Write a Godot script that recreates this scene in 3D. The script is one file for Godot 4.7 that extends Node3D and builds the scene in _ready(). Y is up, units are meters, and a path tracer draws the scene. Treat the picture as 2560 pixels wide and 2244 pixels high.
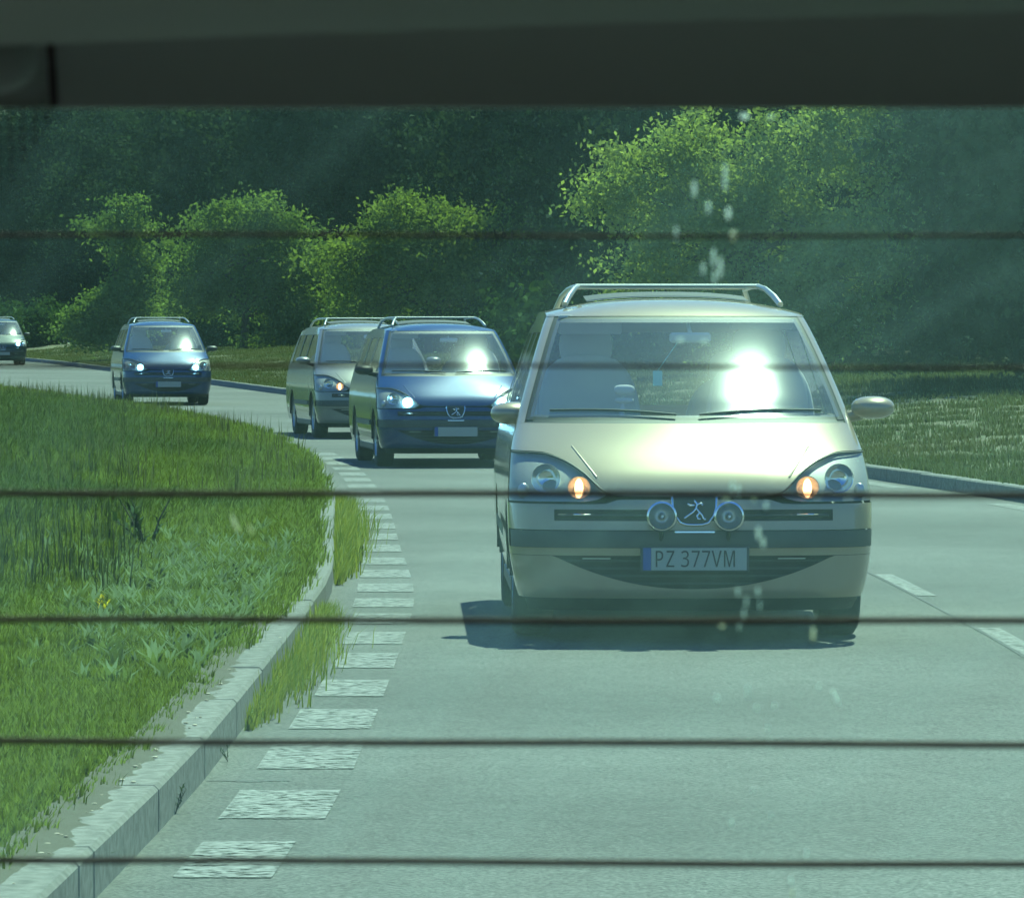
extends Node3D

# The photograph's pixels (2560 x 2244) as directions: focal length, horizon row, centre column, eye height.
const FOCAL := 12400.0
const HORIZON := 864.0
const MIDDLE := 1280.0
const EYE := 1.5

var rng := RandomNumberGenerator.new()
var bumps := FastNoiseLite.new()
var M := {}
var cached := {}
var names := {}

# ---------------------------------------------------------------- mesh builder
class Shape:
	var v := PackedVector3Array()
	var n := PackedVector3Array()
	var t := PackedVector2Array()
	var c := PackedColorArray()
	var i := PackedInt32Array()

	func tri(a: int, b: int, d: int) -> void:
		var face := (v[d] - v[a]).cross(v[b] - v[a])
		if face.dot(n[a] + n[b] + n[d]) < 0.0:
			i.append_array([a, d, b])
		else:
			i.append_array([a, b, d])

	func put(p: Vector3, nrm: Vector3, uv := Vector2.ZERO, col := Color.WHITE) -> int:
		v.append(p); n.append(nrm); t.append(uv); c.append(col)
		return v.size() - 1

	func flat(points: Array, nrm := Vector3.ZERO, col := Color.WHITE, uvs := []) -> void:
		if nrm == Vector3.ZERO:
			nrm = (points[2] - points[0]).cross(points[1] - points[0]).normalized()
		var first := v.size()
		for k in points.size():
			put(points[k], nrm, uvs[k] if uvs else Vector2(points[k].x, points[k].z), col)
		for k in range(1, points.size() - 1):
			tri(first, first + k, first + k + 1)

	func box(at: Transform3D, size: Vector3, chamfer := 0.0) -> void:
		var h := size / 2.0
		var k := minf(chamfer, minf(h.x, minf(h.y, h.z)) * 0.9)
		for a in 3:
			var b := (a + 1) % 3
			var d := (a + 2) % 3
			for sa in [-1.0, 1.0]:
				var nrm := Vector3.ZERO
				nrm[a] = sa
				var q := []
				for s in [[-1, -1], [1, -1], [1, 1], [-1, 1]]:
					var p := Vector3.ZERO
					p[a] = sa * h[a]; p[b] = s[0] * (h[b] - k); p[d] = s[1] * (h[d] - k)
					q.append(at * p)
				flat(q, (at.basis * nrm).normalized())
				if k <= 0.0:
					continue
				for sb in [-1.0, 1.0]:
					var e := []
					for s in [[0, -1], [1, -1], [1, 1], [0, 1]]:
						var p := Vector3.ZERO
						p[a] = sa * (h[a] - (k if s[0] else 0.0)); p[b] = sb * (h[b] - (0.0 if s[0] else k)); p[d] = s[1] * (h[d] - k)
						e.append(at * p)
					var en := Vector3.ZERO
					en[a] = sa; en[b] = sb
					flat(e, (at.basis * en).normalized())
		if k > 0.0:
			for sx in [-1.0, 1.0]:
				for sy in [-1.0, 1.0]:
					for sz in [-1.0, 1.0]:
						flat([at * Vector3(sx * h.x, sy * (h.y - k), sz * (h.z - k)), at * Vector3(sx * (h.x - k), sy * h.y, sz * (h.z - k)), at * Vector3(sx * (h.x - k), sy * (h.y - k), sz * h.z)], (at.basis * Vector3(sx, sy, sz)).normalized())

	func tube(points: Array, radii: Array, sides := 8, col := Color.WHITE) -> void:
		var side := Vector3.RIGHT
		var first := v.size()
		for k in points.size():
			var along: Vector3 = (points[mini(k + 1, points.size() - 1)] - points[maxi(k - 1, 0)]).normalized()
			side = side - along * side.dot(along)
			if side.length() < 0.1:
				side = along.cross(Vector3.UP if absf(along.y) < 0.9 else Vector3.BACK)
			side = side.normalized()
			var up := along.cross(side)
			for s in sides:
				var a := TAU * s / sides
				var out := side * cos(a) + up * sin(a)
				put(points[k] + out * radii[k], out, Vector2(float(s) / sides, k), col)
		for k in points.size() - 1:
			for s in sides:
				var a := first + k * sides + s
				var b := first + k * sides + (s + 1) % sides
				tri(a, b, a + sides); tri(b, b + sides, a + sides)
		for end in [0, points.size() - 1]:
			var out: Vector3 = (points[end] - points[1 if end == 0 else end - 1]).normalized()
			var ring := []
			for s in sides:
				ring.append(v[first + end * sides + s])
			flat(ring, out, col)

	func lathe(at: Transform3D, profile: Array, sides := 20) -> void:   # profile: (radius, height), turned round y
		var first := v.size()
		for k in profile.size():
			var d: Vector2 = profile[mini(k + 1, profile.size() - 1)] - profile[maxi(k - 1, 0)]
			var out := Vector2(d.y, -d.x).normalized()
			for s in sides + 1:
				var a := TAU * s / sides
				put(at * Vector3(profile[k].x * cos(a), profile[k].y, profile[k].x * sin(a)), (at.basis * Vector3(out.x * cos(a), out.y, out.x * sin(a))).normalized(), Vector2(float(s) / sides, float(k) / profile.size()))
		for k in profile.size() - 1:
			for s in sides:
				var a := first + k * (sides + 1) + s
				tri(a, a + 1, a + sides + 1); tri(a + 1, a + sides + 2, a + sides + 1)

	func ball(at: Transform3D, around := 16, rows := 10, power := 1.0) -> void:
		var first := v.size()
		for r in rows + 1:
			var lat := PI * (float(r) / rows - 0.5)
			for s in around + 1:
				var lon := TAU * s / around
				var d := Vector3(cos(lat) * cos(lon), sin(lat), cos(lat) * sin(lon))
				var p := Vector3(signf(d.x) * pow(absf(d.x), power), signf(d.y) * pow(absf(d.y), power), signf(d.z) * pow(absf(d.z), power))
				put(at * p, (at.basis.inverse().transposed() * d).normalized(), Vector2(float(s) / around, float(r) / rows))
		for r in rows:
			for s in around:
				var a := first + r * (around + 1) + s
				tri(a, a + 1, a + around + 1); tri(a + 1, a + around + 2, a + around + 1)

	func mesh(coloured := false) -> ArrayMesh:
		var arrays := []
		arrays.resize(Mesh.ARRAY_MAX)
		arrays[Mesh.ARRAY_VERTEX] = v
		arrays[Mesh.ARRAY_NORMAL] = n
		arrays[Mesh.ARRAY_TEX_UV] = t
		if coloured:
			arrays[Mesh.ARRAY_COLOR] = c
		arrays[Mesh.ARRAY_INDEX] = i
		var m := ArrayMesh.new()
		m.add_surface_from_arrays(Mesh.PRIMITIVE_TRIANGLES, arrays)
		return m

# A smooth sheet of nu x nv cells through f(u, v); out says which side is its front.
func grid(nu: int, nv: int, f: Callable, out: Vector3, metres := false) -> ArrayMesh:
	var v := PackedVector3Array()
	var t := PackedVector2Array()
	var t2 := PackedVector2Array()
	for b in nv + 1:
		for a in nu + 1:
			var p: Vector3 = f.call(float(a) / nu, float(b) / nv)
			v.append(p)
			t.append(Vector2(p.x, p.z) / 3.0 if metres else Vector2(float(a) / nu, float(b) / nv))
			t2.append(Vector2(p.x, p.z) / 23.0)
	var n := PackedVector3Array()
	n.resize(v.size())
	var i := PackedInt32Array()
	for b in nv:
		for a in nu:
			var k := b * (nu + 1) + a
			for q in [[k, k + 1, k + nu + 1], [k + 1, k + nu + 2, k + nu + 1]]:
				var face := (v[q[2]] - v[q[0]]).cross(v[q[1]] - v[q[0]])
				for c in q:
					n[c] += face
				i.append_array(q)
	var total := Vector3.ZERO
	for k in n.size():
		total += n[k]
	var way := 1.0
	if total.dot(out) < 0.0:
		way = -1.0
		for k in range(0, i.size(), 3):
			var s := i[k + 1]
			i[k + 1] = i[k + 2]
			i[k + 2] = s
	for k in n.size():
		n[k] = (n[k] * way).normalized() if n[k].length() > 1e-12 else out
	var arrays := []
	arrays.resize(Mesh.ARRAY_MAX)
	arrays[Mesh.ARRAY_VERTEX] = v
	arrays[Mesh.ARRAY_NORMAL] = n
	arrays[Mesh.ARRAY_TEX_UV] = t
	arrays[Mesh.ARRAY_TEX_UV2] = t2
	arrays[Mesh.ARRAY_INDEX] = i
	var m := ArrayMesh.new()
	m.add_surface_from_arrays(Mesh.PRIMITIVE_TRIANGLES, arrays)
	return m

# ---------------------------------------------------------------- small helpers
func crv(p: Array, x: float) -> float:      # a smooth curve through the points of p, without overshoot
	var last := p.size() - 1
	if x <= p[0].x:
		return p[0].y
	if x >= p[last].x:
		return p[last].y
	var k := 0
	while x > p[k + 1].x:
		k += 1
	var h: float = p[k + 1].x - p[k].x
	var s: float = (p[k + 1].y - p[k].y) / h
	var s0: float = (p[k].y - p[k - 1].y) / (p[k].x - p[k - 1].x) if k > 0 else s
	var s1: float = (p[k + 2].y - p[k + 1].y) / (p[k + 2].x - p[k + 1].x) if k + 2 <= last else s
	var m0 := 0.0 if s0 * s <= 0.0 else 2.0 * s0 * s / (s0 + s)
	var m1 := 0.0 if s1 * s <= 0.0 else 2.0 * s1 * s / (s1 + s)
	if k == 0: m0 = s
	if k + 1 == last: m1 = s
	var u: float = (x - p[k].x) / h
	return p[k].y * (1 + 2 * u) * (1 - u) * (1 - u) + h * m0 * u * (1 - u) * (1 - u) + p[k + 1].y * u * u * (3 - 2 * u) + h * m1 * u * u * (u - 1)

func numbered(called: String) -> String:
	names[called] = names.get(called, -1) + 1
	return called if names[called] == 0 else "%s_%03d" % [called, names[called]]

func part(parent: Node3D, called: String, m: Mesh, mt: Material, at := Transform3D()) -> MeshInstance3D:
	var o := MeshInstance3D.new()
	o.name = called
	o.mesh = m
	o.material_override = mt
	o.transform = at
	parent.add_child(o, true)
	return o

func tag(o: Node3D, label: String, category: String, group := "", kind := "") -> void:
	if label: o.set_meta("label", label)
	if category: o.set_meta("category", category)
	if group: o.set_meta("group", group)
	if kind: o.set_meta("kind", kind)

func thing(called: String, label: String, category: String, at := Transform3D(), group := "") -> Node3D:
	var o := Node3D.new()
	o.name = numbered(called)
	o.transform = at
	add_child(o)
	tag(o, label, category, group)
	return o

func structure(called: String, m: Mesh, mt: Material) -> MeshInstance3D:
	var o := part(self, numbered(called), m, mt)
	o.set_meta("kind", "structure")
	return o

func paint(linear: Color, rough := 0.8, metal := 0.0) -> StandardMaterial3D:
	var m := StandardMaterial3D.new()
	m.albedo_color = linear.linear_to_srgb()
	m.roughness = rough
	m.metallic = metal
	m.cull_mode = BaseMaterial3D.CULL_DISABLED
	return m

func noise_image(size: int, freq: float, octaves: int, s: int, kind := FastNoiseLite.TYPE_SIMPLEX_SMOOTH) -> Image:
	var f := FastNoiseLite.new()
	f.noise_type = kind
	f.seed = s
	f.frequency = freq
	f.fractal_octaves = octaves
	return f.get_seamless_image(size, size)

# ---------------------------------------------------------------- the lie of the land (d = metres behind the camera car, along -z)
const LEFT_EDGE := [Vector2(-60, -1.6), Vector2(5, -1.3), Vector2(13.5, -1.13), Vector2(17, -1.065), Vector2(22, -1.05), Vector2(27.5, -1.06), Vector2(38, -1.37), Vector2(48, -1.73), Vector2(62, -2.5), Vector2(75, -3.75), Vector2(90, -6.1), Vector2(104, -8.9), Vector2(116, -11.4), Vector2(135, -15.2), Vector2(170, -21.6), Vector2(200, -27), Vector2(330, -62)]
const RIGHT_EDGE := [Vector2(-60, 6.1), Vector2(24, 6.0), Vector2(35, 5.65), Vector2(47.3, 4.89), Vector2(55.5, 4.01), Vector2(75, 1.9), Vector2(90, -0.55), Vector2(104, -3.0), Vector2(116, -5.15), Vector2(135, -8.3), Vector2(170, -14.1), Vector2(200, -19.3), Vector2(330, -50)]

func left_x(d: float) -> float:
	return crv(LEFT_EDGE, d)

func right_x(d: float) -> float:
	return crv(RIGHT_EDGE, d)

func rise(d: float) -> float:
	var x := d - 60.0
	return 0.0 if x < -15.0 else 0.006 * (x if x > 15.0 else (x + 15.0) * (x + 15.0) / 60.0)

func land(x: float, d: float) -> float:
	var l := left_x(d) - 0.14
	var r := right_x(d) + 0.14
	if x < l:
		var o := l - x
		return rise(d) + 0.128 + 0.12 * smoothstep(0.3, 3.0, o) + 0.30 * smoothstep(2.0, 7.0, o) + bumps.get_noise_2d(x * 1.3, d * 1.3) * 0.09 * smoothstep(0.1, 1.5, o)
	if x > r:
		var o := x - r
		return rise(d) + 0.118 + 0.42 * smoothstep(0.0, 7.0, o) + 0.02 * maxf(0.0, o - 7.0) + bumps.get_noise_2d(x, d) * 0.1 * smoothstep(0.1, 2.0, o)
	return rise(d)

func on_ground(px: float, py: float) -> Vector3:      # where the sight line through a photograph pixel meets the road's level
	var d := EYE * FOCAL / (py - HORIZON)
	for k in 8:
		d = (EYE - rise(d)) * FOCAL / (py - HORIZON)
	return Vector3((px - MIDDLE) / FOCAL * d, rise(d), -d)

func column(d: float, x: float) -> float:
	return MIDDLE + x / d * FOCAL

# ---------------------------------------------------------------- materials
func make_materials() -> void:
	# asphalt: pale and dark chips in grey binder
	var im := Image.create(1024, 1024, false, Image.FORMAT_RGB8)
	var soft := noise_image(1024, 0.02, 3, 3)
	var lumps := noise_image(1024, 0.16, 2, 4)
	rng.seed = 5
	for y in 1024:
		for x in 1024:
			var g := 0.118 + (soft.get_pixel(x, y).r - 0.5) * 0.05 + (lumps.get_pixel(x, y).r - 0.5) * 0.17 + rng.randf_range(-0.015, 0.015)
			im.set_pixel(x, y, Color(g * 1.01, g, g * 0.97).linear_to_srgb())
	for k in 150000:      # single chips, one to three texels across
		var g := 0.118 + (rng.randf_range(0.03, 0.14) if rng.randf() < 0.55 else rng.randf_range(-0.085, -0.03))
		im.fill_rect(Rect2i(rng.randi() % 1022, rng.randi() % 1022, 1 + rng.randi() % 2, 1 + rng.randi() % 2), Color(g * 1.01, g, g * 0.97).linear_to_srgb())
	var asphalt := paint(Color.WHITE, 0.86)
	asphalt.albedo_texture = ImageTexture.create_from_image(im)
	asphalt.uv1_scale = Vector3(0.62, 0.62, 1)
	var patch := noise_image(512, 0.008, 4, 11)
	for y in 512:
		for x in 512:
			var g := 0.5 + (patch.get_pixel(x, y).r - 0.5) * 0.34
			patch.set_pixel(x, y, Color(g, g, g))
	var wide := Image.create(512, 512, false, Image.FORMAT_RGBA8)
	for y in 512:
		for x in 512:
			var g := 0.8 + (patch.get_pixel(x, y).r - 0.5) * 0.9
			wide.set_pixel(x, y, Color(g, g, g, 1.0))
	asphalt.detail_enabled = true
	asphalt.detail_blend_mode = BaseMaterial3D.BLEND_MODE_MUL
	asphalt.detail_uv_layer = BaseMaterial3D.DETAIL_UV_2
	asphalt.detail_albedo = ImageTexture.create_from_image(wide)
	asphalt.heightmap_enabled = true
	asphalt.heightmap_texture = asphalt.albedo_texture
	asphalt.heightmap_scale = 0.5
	M.asphalt = asphalt
	# worn road paint: streaks rubbed through to the asphalt
	var worn := Image.create(512, 512, false, Image.FORMAT_RGBA8)
	var fine := noise_image(512, 0.05, 4, 21)
	var streak := FastNoiseLite.new()
	streak.seed = 31
	streak.frequency = 0.03
	rng.seed = 8
	for y in 512:
		for x in 512:
			var a := 0.40 + 0.6 * (fine.get_pixel(x, y).r - 0.5) + 0.75 * streak.get_noise_2d(x * 0.3, y * 3.2) + 0.4 * streak.get_noise_2d(x * 1.2 + 500.0, y * 1.2) + rng.randf_range(-0.24, 0.24)
			var g := 0.155 + (fine.get_pixel(x, y).r - 0.5) * 0.24
			worn.set_pixel(x, y, Color(g, g, g * 0.98, clampf(a + 0.15, 0.0, 1.0)).linear_to_srgb())
	var mark := paint(Color.WHITE, 0.7)
	mark.albedo_texture = ImageTexture.create_from_image(worn)
	mark.transparency = BaseMaterial3D.TRANSPARENCY_ALPHA_SCISSOR
	mark.alpha_scissor_threshold = 0.36
	mark.uv1_scale = Vector3(2.1, 2.1, 1)
	M.mark = mark
	M.seam = paint(Color(0.028, 0.028, 0.03), 0.6)
	# cast concrete
	var rough := noise_image(512, 0.03, 5, 41)
	var stone := Image.create(512, 512, false, Image.FORMAT_RGB8)
	rng.seed = 9
	for y in 512:
		for x in 512:
			var g := 0.138 + (rough.get_pixel(x, y).r - 0.5) * 0.14 + rng.randf_range(-0.035, 0.035)
			stone.set_pixel(x, y, Color(g, g * 0.98, g * 0.92).linear_to_srgb())
	for k in 3:
		var m := paint(Color(0.93 + 0.06 * k, 0.94 + 0.05 * k, 0.92 + 0.05 * k), 0.9)
		m.albedo_texture = ImageTexture.create_from_image(stone) if k == 0 else M.concrete0.albedo_texture
		m.uv1_triplanar = true
		m.uv1_world_triplanar = true
		m.uv1_scale = Vector3(0.9, 0.9, 0.9)
		m.heightmap_enabled = true
		m.heightmap_texture = m.albedo_texture
		m.heightmap_scale = 0.4
		M["concrete%d" % k] = m
	# soil under the grass
	var dirt := Image.create(512, 512, false, Image.FORMAT_RGB8)
	var clod := noise_image(512, 0.02, 5, 51)
	for y in 512:
		for x in 512:
			var k := clod.get_pixel(x, y).r
			var c := Color(0.105, 0.085, 0.052).lerp(Color(0.06, 0.085, 0.03), smoothstep(0.35, 0.7, k))
			var s := rng.randf_range(0.75, 1.3)
			dirt.set_pixel(x, y, Color(c.r * s, c.g * s, c.b * s).linear_to_srgb())
	var soil := paint(Color.WHITE, 0.95)
	soil.albedo_texture = ImageTexture.create_from_image(dirt)
	soil.uv1_scale = Vector3(2.2, 2.2, 1)
	soil.heightmap_enabled = true
	soil.heightmap_texture = soil.albedo_texture
	soil.heightmap_scale = 2.0
	M.soil = soil
	# plants: colours ride on the vertices or on the copies
	for k in [["grass", 0.8, 0.7], ["leaf", 0.8, 1.0], ["dark_leaf", 0.85, 0.5]]:
		var m := paint(Color.WHITE, k[1])
		m.vertex_color_use_as_albedo = true
		m.metallic_specular = 0.14
		m.backlight_enabled = true
		m.backlight = Color(k[2], k[2], k[2] * 0.5).linear_to_srgb()
		M[k[0]] = m
	M.bark = paint(Color(0.075, 0.06, 0.045), 0.95)
	M.pebble = paint(Color(0.34, 0.31, 0.26), 0.9)
	# vehicles
	for k in [["gold", Color(0.35, 0.275, 0.18), 0.24], ["blue", Color(0.007, 0.034, 0.115), 0.22], ["teal_blue", Color(0.008, 0.038, 0.11), 0.22], ["silver", Color(0.21, 0.20, 0.175), 0.25], ["green", Color(0.03, 0.05, 0.04), 0.08]]:
		var m := paint(k[1], 0.36, k[2])
		m.metallic_specular = 0.3
		m.clearcoat_enabled = true
		m.clearcoat = 1.0
		m.clearcoat_roughness = 0.06
		M[k[0]] = m
	M.black = paint(Color(0.018, 0.019, 0.02), 0.55)
	M.trim = paint(Color(0.045, 0.047, 0.05), 0.5)
	M.rubber = paint(Color(0.022, 0.022, 0.023), 0.85)
	M.chrome = paint(Color(0.75, 0.76, 0.76), 0.16, 1.0)
	M.lamp_shell = paint(Color(0.30, 0.30, 0.28), 0.55, 0.25)
	M.crumbs = paint(Color(0.066, 0.060, 0.040), 0.95)
	M.alloy = paint(Color(0.42, 0.43, 0.44), 0.32, 0.9)
	M.mirror = paint(Color(0.85, 0.86, 0.87), 0.03, 1.0)
	M.rail = paint(Color(0.5, 0.5, 0.47), 0.34, 0.9)
	M.seat = paint(Color(0.46, 0.465, 0.45), 0.9)
	M.dash = paint(Color(0.05, 0.052, 0.055), 0.7)
	M.plate = paint(Color(0.33, 0.335, 0.30), 0.6)
	M.plate_blue = paint(Color(0.02, 0.06, 0.28), 0.45)
	M.ink = paint(Color(0.012, 0.012, 0.012), 0.6)
	M.cyan = paint(Color(0.12, 0.5, 0.5), 0.5)
	M.amber = paint(Color(0.75, 0.25, 0.03), 0.3)
	M.screen = clear(0.13, 0.12)
	M.screen.albedo_color = Color(0.72, 0.75, 0.76, 0.085)
	M.pane = clear(0.25, 0.06)
	M.pane.albedo_color = Color(0.03, 0.035, 0.035, 0.2)
	M.lens = clear(0.06, 0.10)
	M.lens.metallic_specular = 0.32
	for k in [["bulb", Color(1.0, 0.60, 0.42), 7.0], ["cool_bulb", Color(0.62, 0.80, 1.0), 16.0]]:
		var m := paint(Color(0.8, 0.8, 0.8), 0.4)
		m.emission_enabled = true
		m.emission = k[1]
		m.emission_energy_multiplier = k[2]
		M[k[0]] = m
	# the camera car
	var tint := StandardMaterial3D.new()
	tint.albedo_color = Color(0.585, 0.96, 0.785, 0.0).linear_to_srgb()
	tint.albedo_color.a = 0.01
	tint.roughness = 0.0
	tint.refraction_enabled = true
	tint.refraction_scale = 0.05
	tint.transparency = BaseMaterial3D.TRANSPARENCY_ALPHA
	M.tinted_glass = tint
	M.headliner = paint(Color(0.20, 0.27, 0.235), 0.95)  # green of the light through tinted windows is mixed into this grey
	var weave := noise_image(256, 0.25, 2, 61)
	M.headliner.heightmap_enabled = true
	M.headliner.heightmap_texture = ImageTexture.create_from_image(weave)
	M.headliner.heightmap_scale = 0.05
	M.headliner.uv1_triplanar = true
	M.headliner.uv1_scale = Vector3(8, 8, 8)
	M.lining = paint(Color(0.245, 0.33, 0.29), 0.8)  # same green window light worked into the trim colour
	M.wire = paint(Color(0.05, 0.03, 0.018), 0.6)
	M.frit = paint(Color(0.01, 0.01, 0.01), 0.7)
	M.own_body = paint(Color(0.2, 0.21, 0.22), 0.35, 0.5)
	for k in [["drop_white", Color(0.85, 0.88, 0.86)], ["drop_yellow", Color(0.75, 0.62, 0.25)]]:
		var m := paint(k[1], 0.6)
		m.backlight_enabled = true
		m.backlight = Color(0.95, 0.95, 0.95)
		M[k[0]] = m

func clear(alpha: float, rough: float) -> StandardMaterial3D:
	var m := StandardMaterial3D.new()
	m.albedo_color = Color(0.35, 0.37, 0.37, alpha)
	m.roughness = rough
	m.metallic_specular = 0.5
	m.transparency = BaseMaterial3D.TRANSPARENCY_ALPHA
	m.cull_mode = BaseMaterial3D.CULL_DISABLED
	return m

# ---------------------------------------------------------------- the minivans: origin on the ground under the middle of the front bumper, facing +z
const NOSE := [Vector2(0.16, -0.12), Vector2(0.22, -0.06), Vector2(0.28, -0.02), Vector2(0.44, 0.0), Vector2(0.53, 0.012), Vector2(0.64, 0.0), Vector2(0.70, -0.012), Vector2(0.745, -0.033), Vector2(0.80, -0.068), Vector2(0.85, -0.117), Vector2(0.91, -0.20), Vector2(1.0, -0.343), Vector2(1.11, -0.533), Vector2(1.12, -0.555), Vector2(1.25, -0.759), Vector2(1.40, -1.014), Vector2(1.54, -1.277), Vector2(1.66, -1.534), Vector2(1.70, -1.64)]
const HALF := [Vector2(0.16, 0.84), Vector2(0.24, 0.875), Vector2(0.34, 0.90), Vector2(0.5, 0.92), Vector2(0.7, 0.925), Vector2(0.94, 0.91), Vector2(1.12, 0.868), Vector2(1.38, 0.79), Vector2(1.60, 0.715), Vector2(1.66, 0.69), Vector2(1.75, 0.64)]
const ROUND := [Vector2(0.16, 0.40), Vector2(0.7, 0.46), Vector2(0.95, 0.5), Vector2(1.12, 0.46), Vector2(1.66, 0.33)]
const HOOD_LIP := [Vector2(0.0, 0.742), Vector2(0.30, 0.744), Vector2(0.40, 0.752), Vector2(0.46, 0.785), Vector2(0.55, 0.868), Vector2(0.65, 0.93), Vector2(0.76, 0.962), Vector2(0.93, 0.966)]
const LAMP_FOOT := [Vector2(0.435, 0.752), Vector2(0.49, 0.728), Vector2(0.56, 0.719), Vector2(0.93, 0.719)]
const TAIL := -4.62

func half_width(y: float) -> float:
	return crv(HALF, y)

func nose(x: float, y: float) -> float:
	var t := clampf(absf(x) / half_width(y), 0.0, 1.0)
	var p := lerpf(3.0, 2.0, smoothstep(0.92, 1.12, y))
	return crv(NOSE, y) - crv(ROUND, y) * (1.0 - pow(maxf(0.0, 1.0 - pow(t, p)), 1.0 / p))

func tail(y: float) -> float:
	return TAIL + 0.28 * smoothstep(1.1, 1.72, y)

func arc(u: float) -> float:        # 0..1 to -1..1, closer together at the ends
	return sin((u * 2.0 - 1.0) * PI / 2.0)

func front(key: String, nu: int, nv: int, off: float, f: Callable) -> ArrayMesh:
	if not cached.has(key):
		var lift := func(u: float, v: float):
			var q: Vector2 = f.call(u, v)
			return Vector3(q.x, q.y, nose(q.x, q.y) + off)
		cached[key] = grid(nu, nv, lift, Vector3(0, 0.4, 1))
	return cached[key]

func kept(key: String, f: Callable) -> ArrayMesh:
	if not cached.has(key):
		var s := Shape.new()
		f.call(s)
		cached[key] = s.mesh()
	return cached[key]

func kept_grid(key: String, nu: int, nv: int, out: Vector3, f: Callable) -> ArrayMesh:
	if not cached.has(key):
		cached[key] = grid(nu, nv, f, out)
	return cached[key]

func band(key: String, low: float, high: float, off: float, reach := 1.0, nv := 3) -> ArrayMesh:
	return front(key, 36, nv, off, func(u: float, v: float):
		var y := lerpf(low, high, v)
		return Vector2(arc(u) * half_width(y) * reach, y))

func roof_height(t: float, s: float) -> float:
	return 1.66 + 0.105 * (1.0 - exp(-s / 0.23)) * (1.0 - 0.72 * pow(t, 2.6)) - 0.05 * smoothstep(1.6, 2.7, s)

func wheel(car: Node3D, x: float, z: float) -> void:
	var turn := Transform3D(Basis(Vector3.BACK, PI / 2 if x < 0 else -PI / 2), Vector3(x, 0.33, z))
	var tyre := part(car, "wheel", kept("tyre", func(s): s.lathe(Transform3D(), [Vector2(0.2, -0.1), Vector2(0.29, -0.105), Vector2(0.322, -0.085), Vector2(0.33, -0.04), Vector2(0.33, 0.04), Vector2(0.322, 0.085), Vector2(0.29, 0.105), Vector2(0.205, 0.1)], 28)), M.rubber, turn)
	part(tyre, "rim", kept("rim", func(s):
		s.lathe(Transform3D(), [Vector2(0.0, 0.085), Vector2(0.06, 0.085), Vector2(0.075, 0.05), Vector2(0.19, 0.06), Vector2(0.208, 0.1)], 24)
		for k in 7:
			s.box(Transform3D(Basis(Vector3.UP, TAU * k / 7), Vector3.ZERO) * Transform3D(Basis(), Vector3(0.125, 0.072, 0)), Vector3(0.15, 0.03, 0.04), 0.008)), M.alloy)

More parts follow.
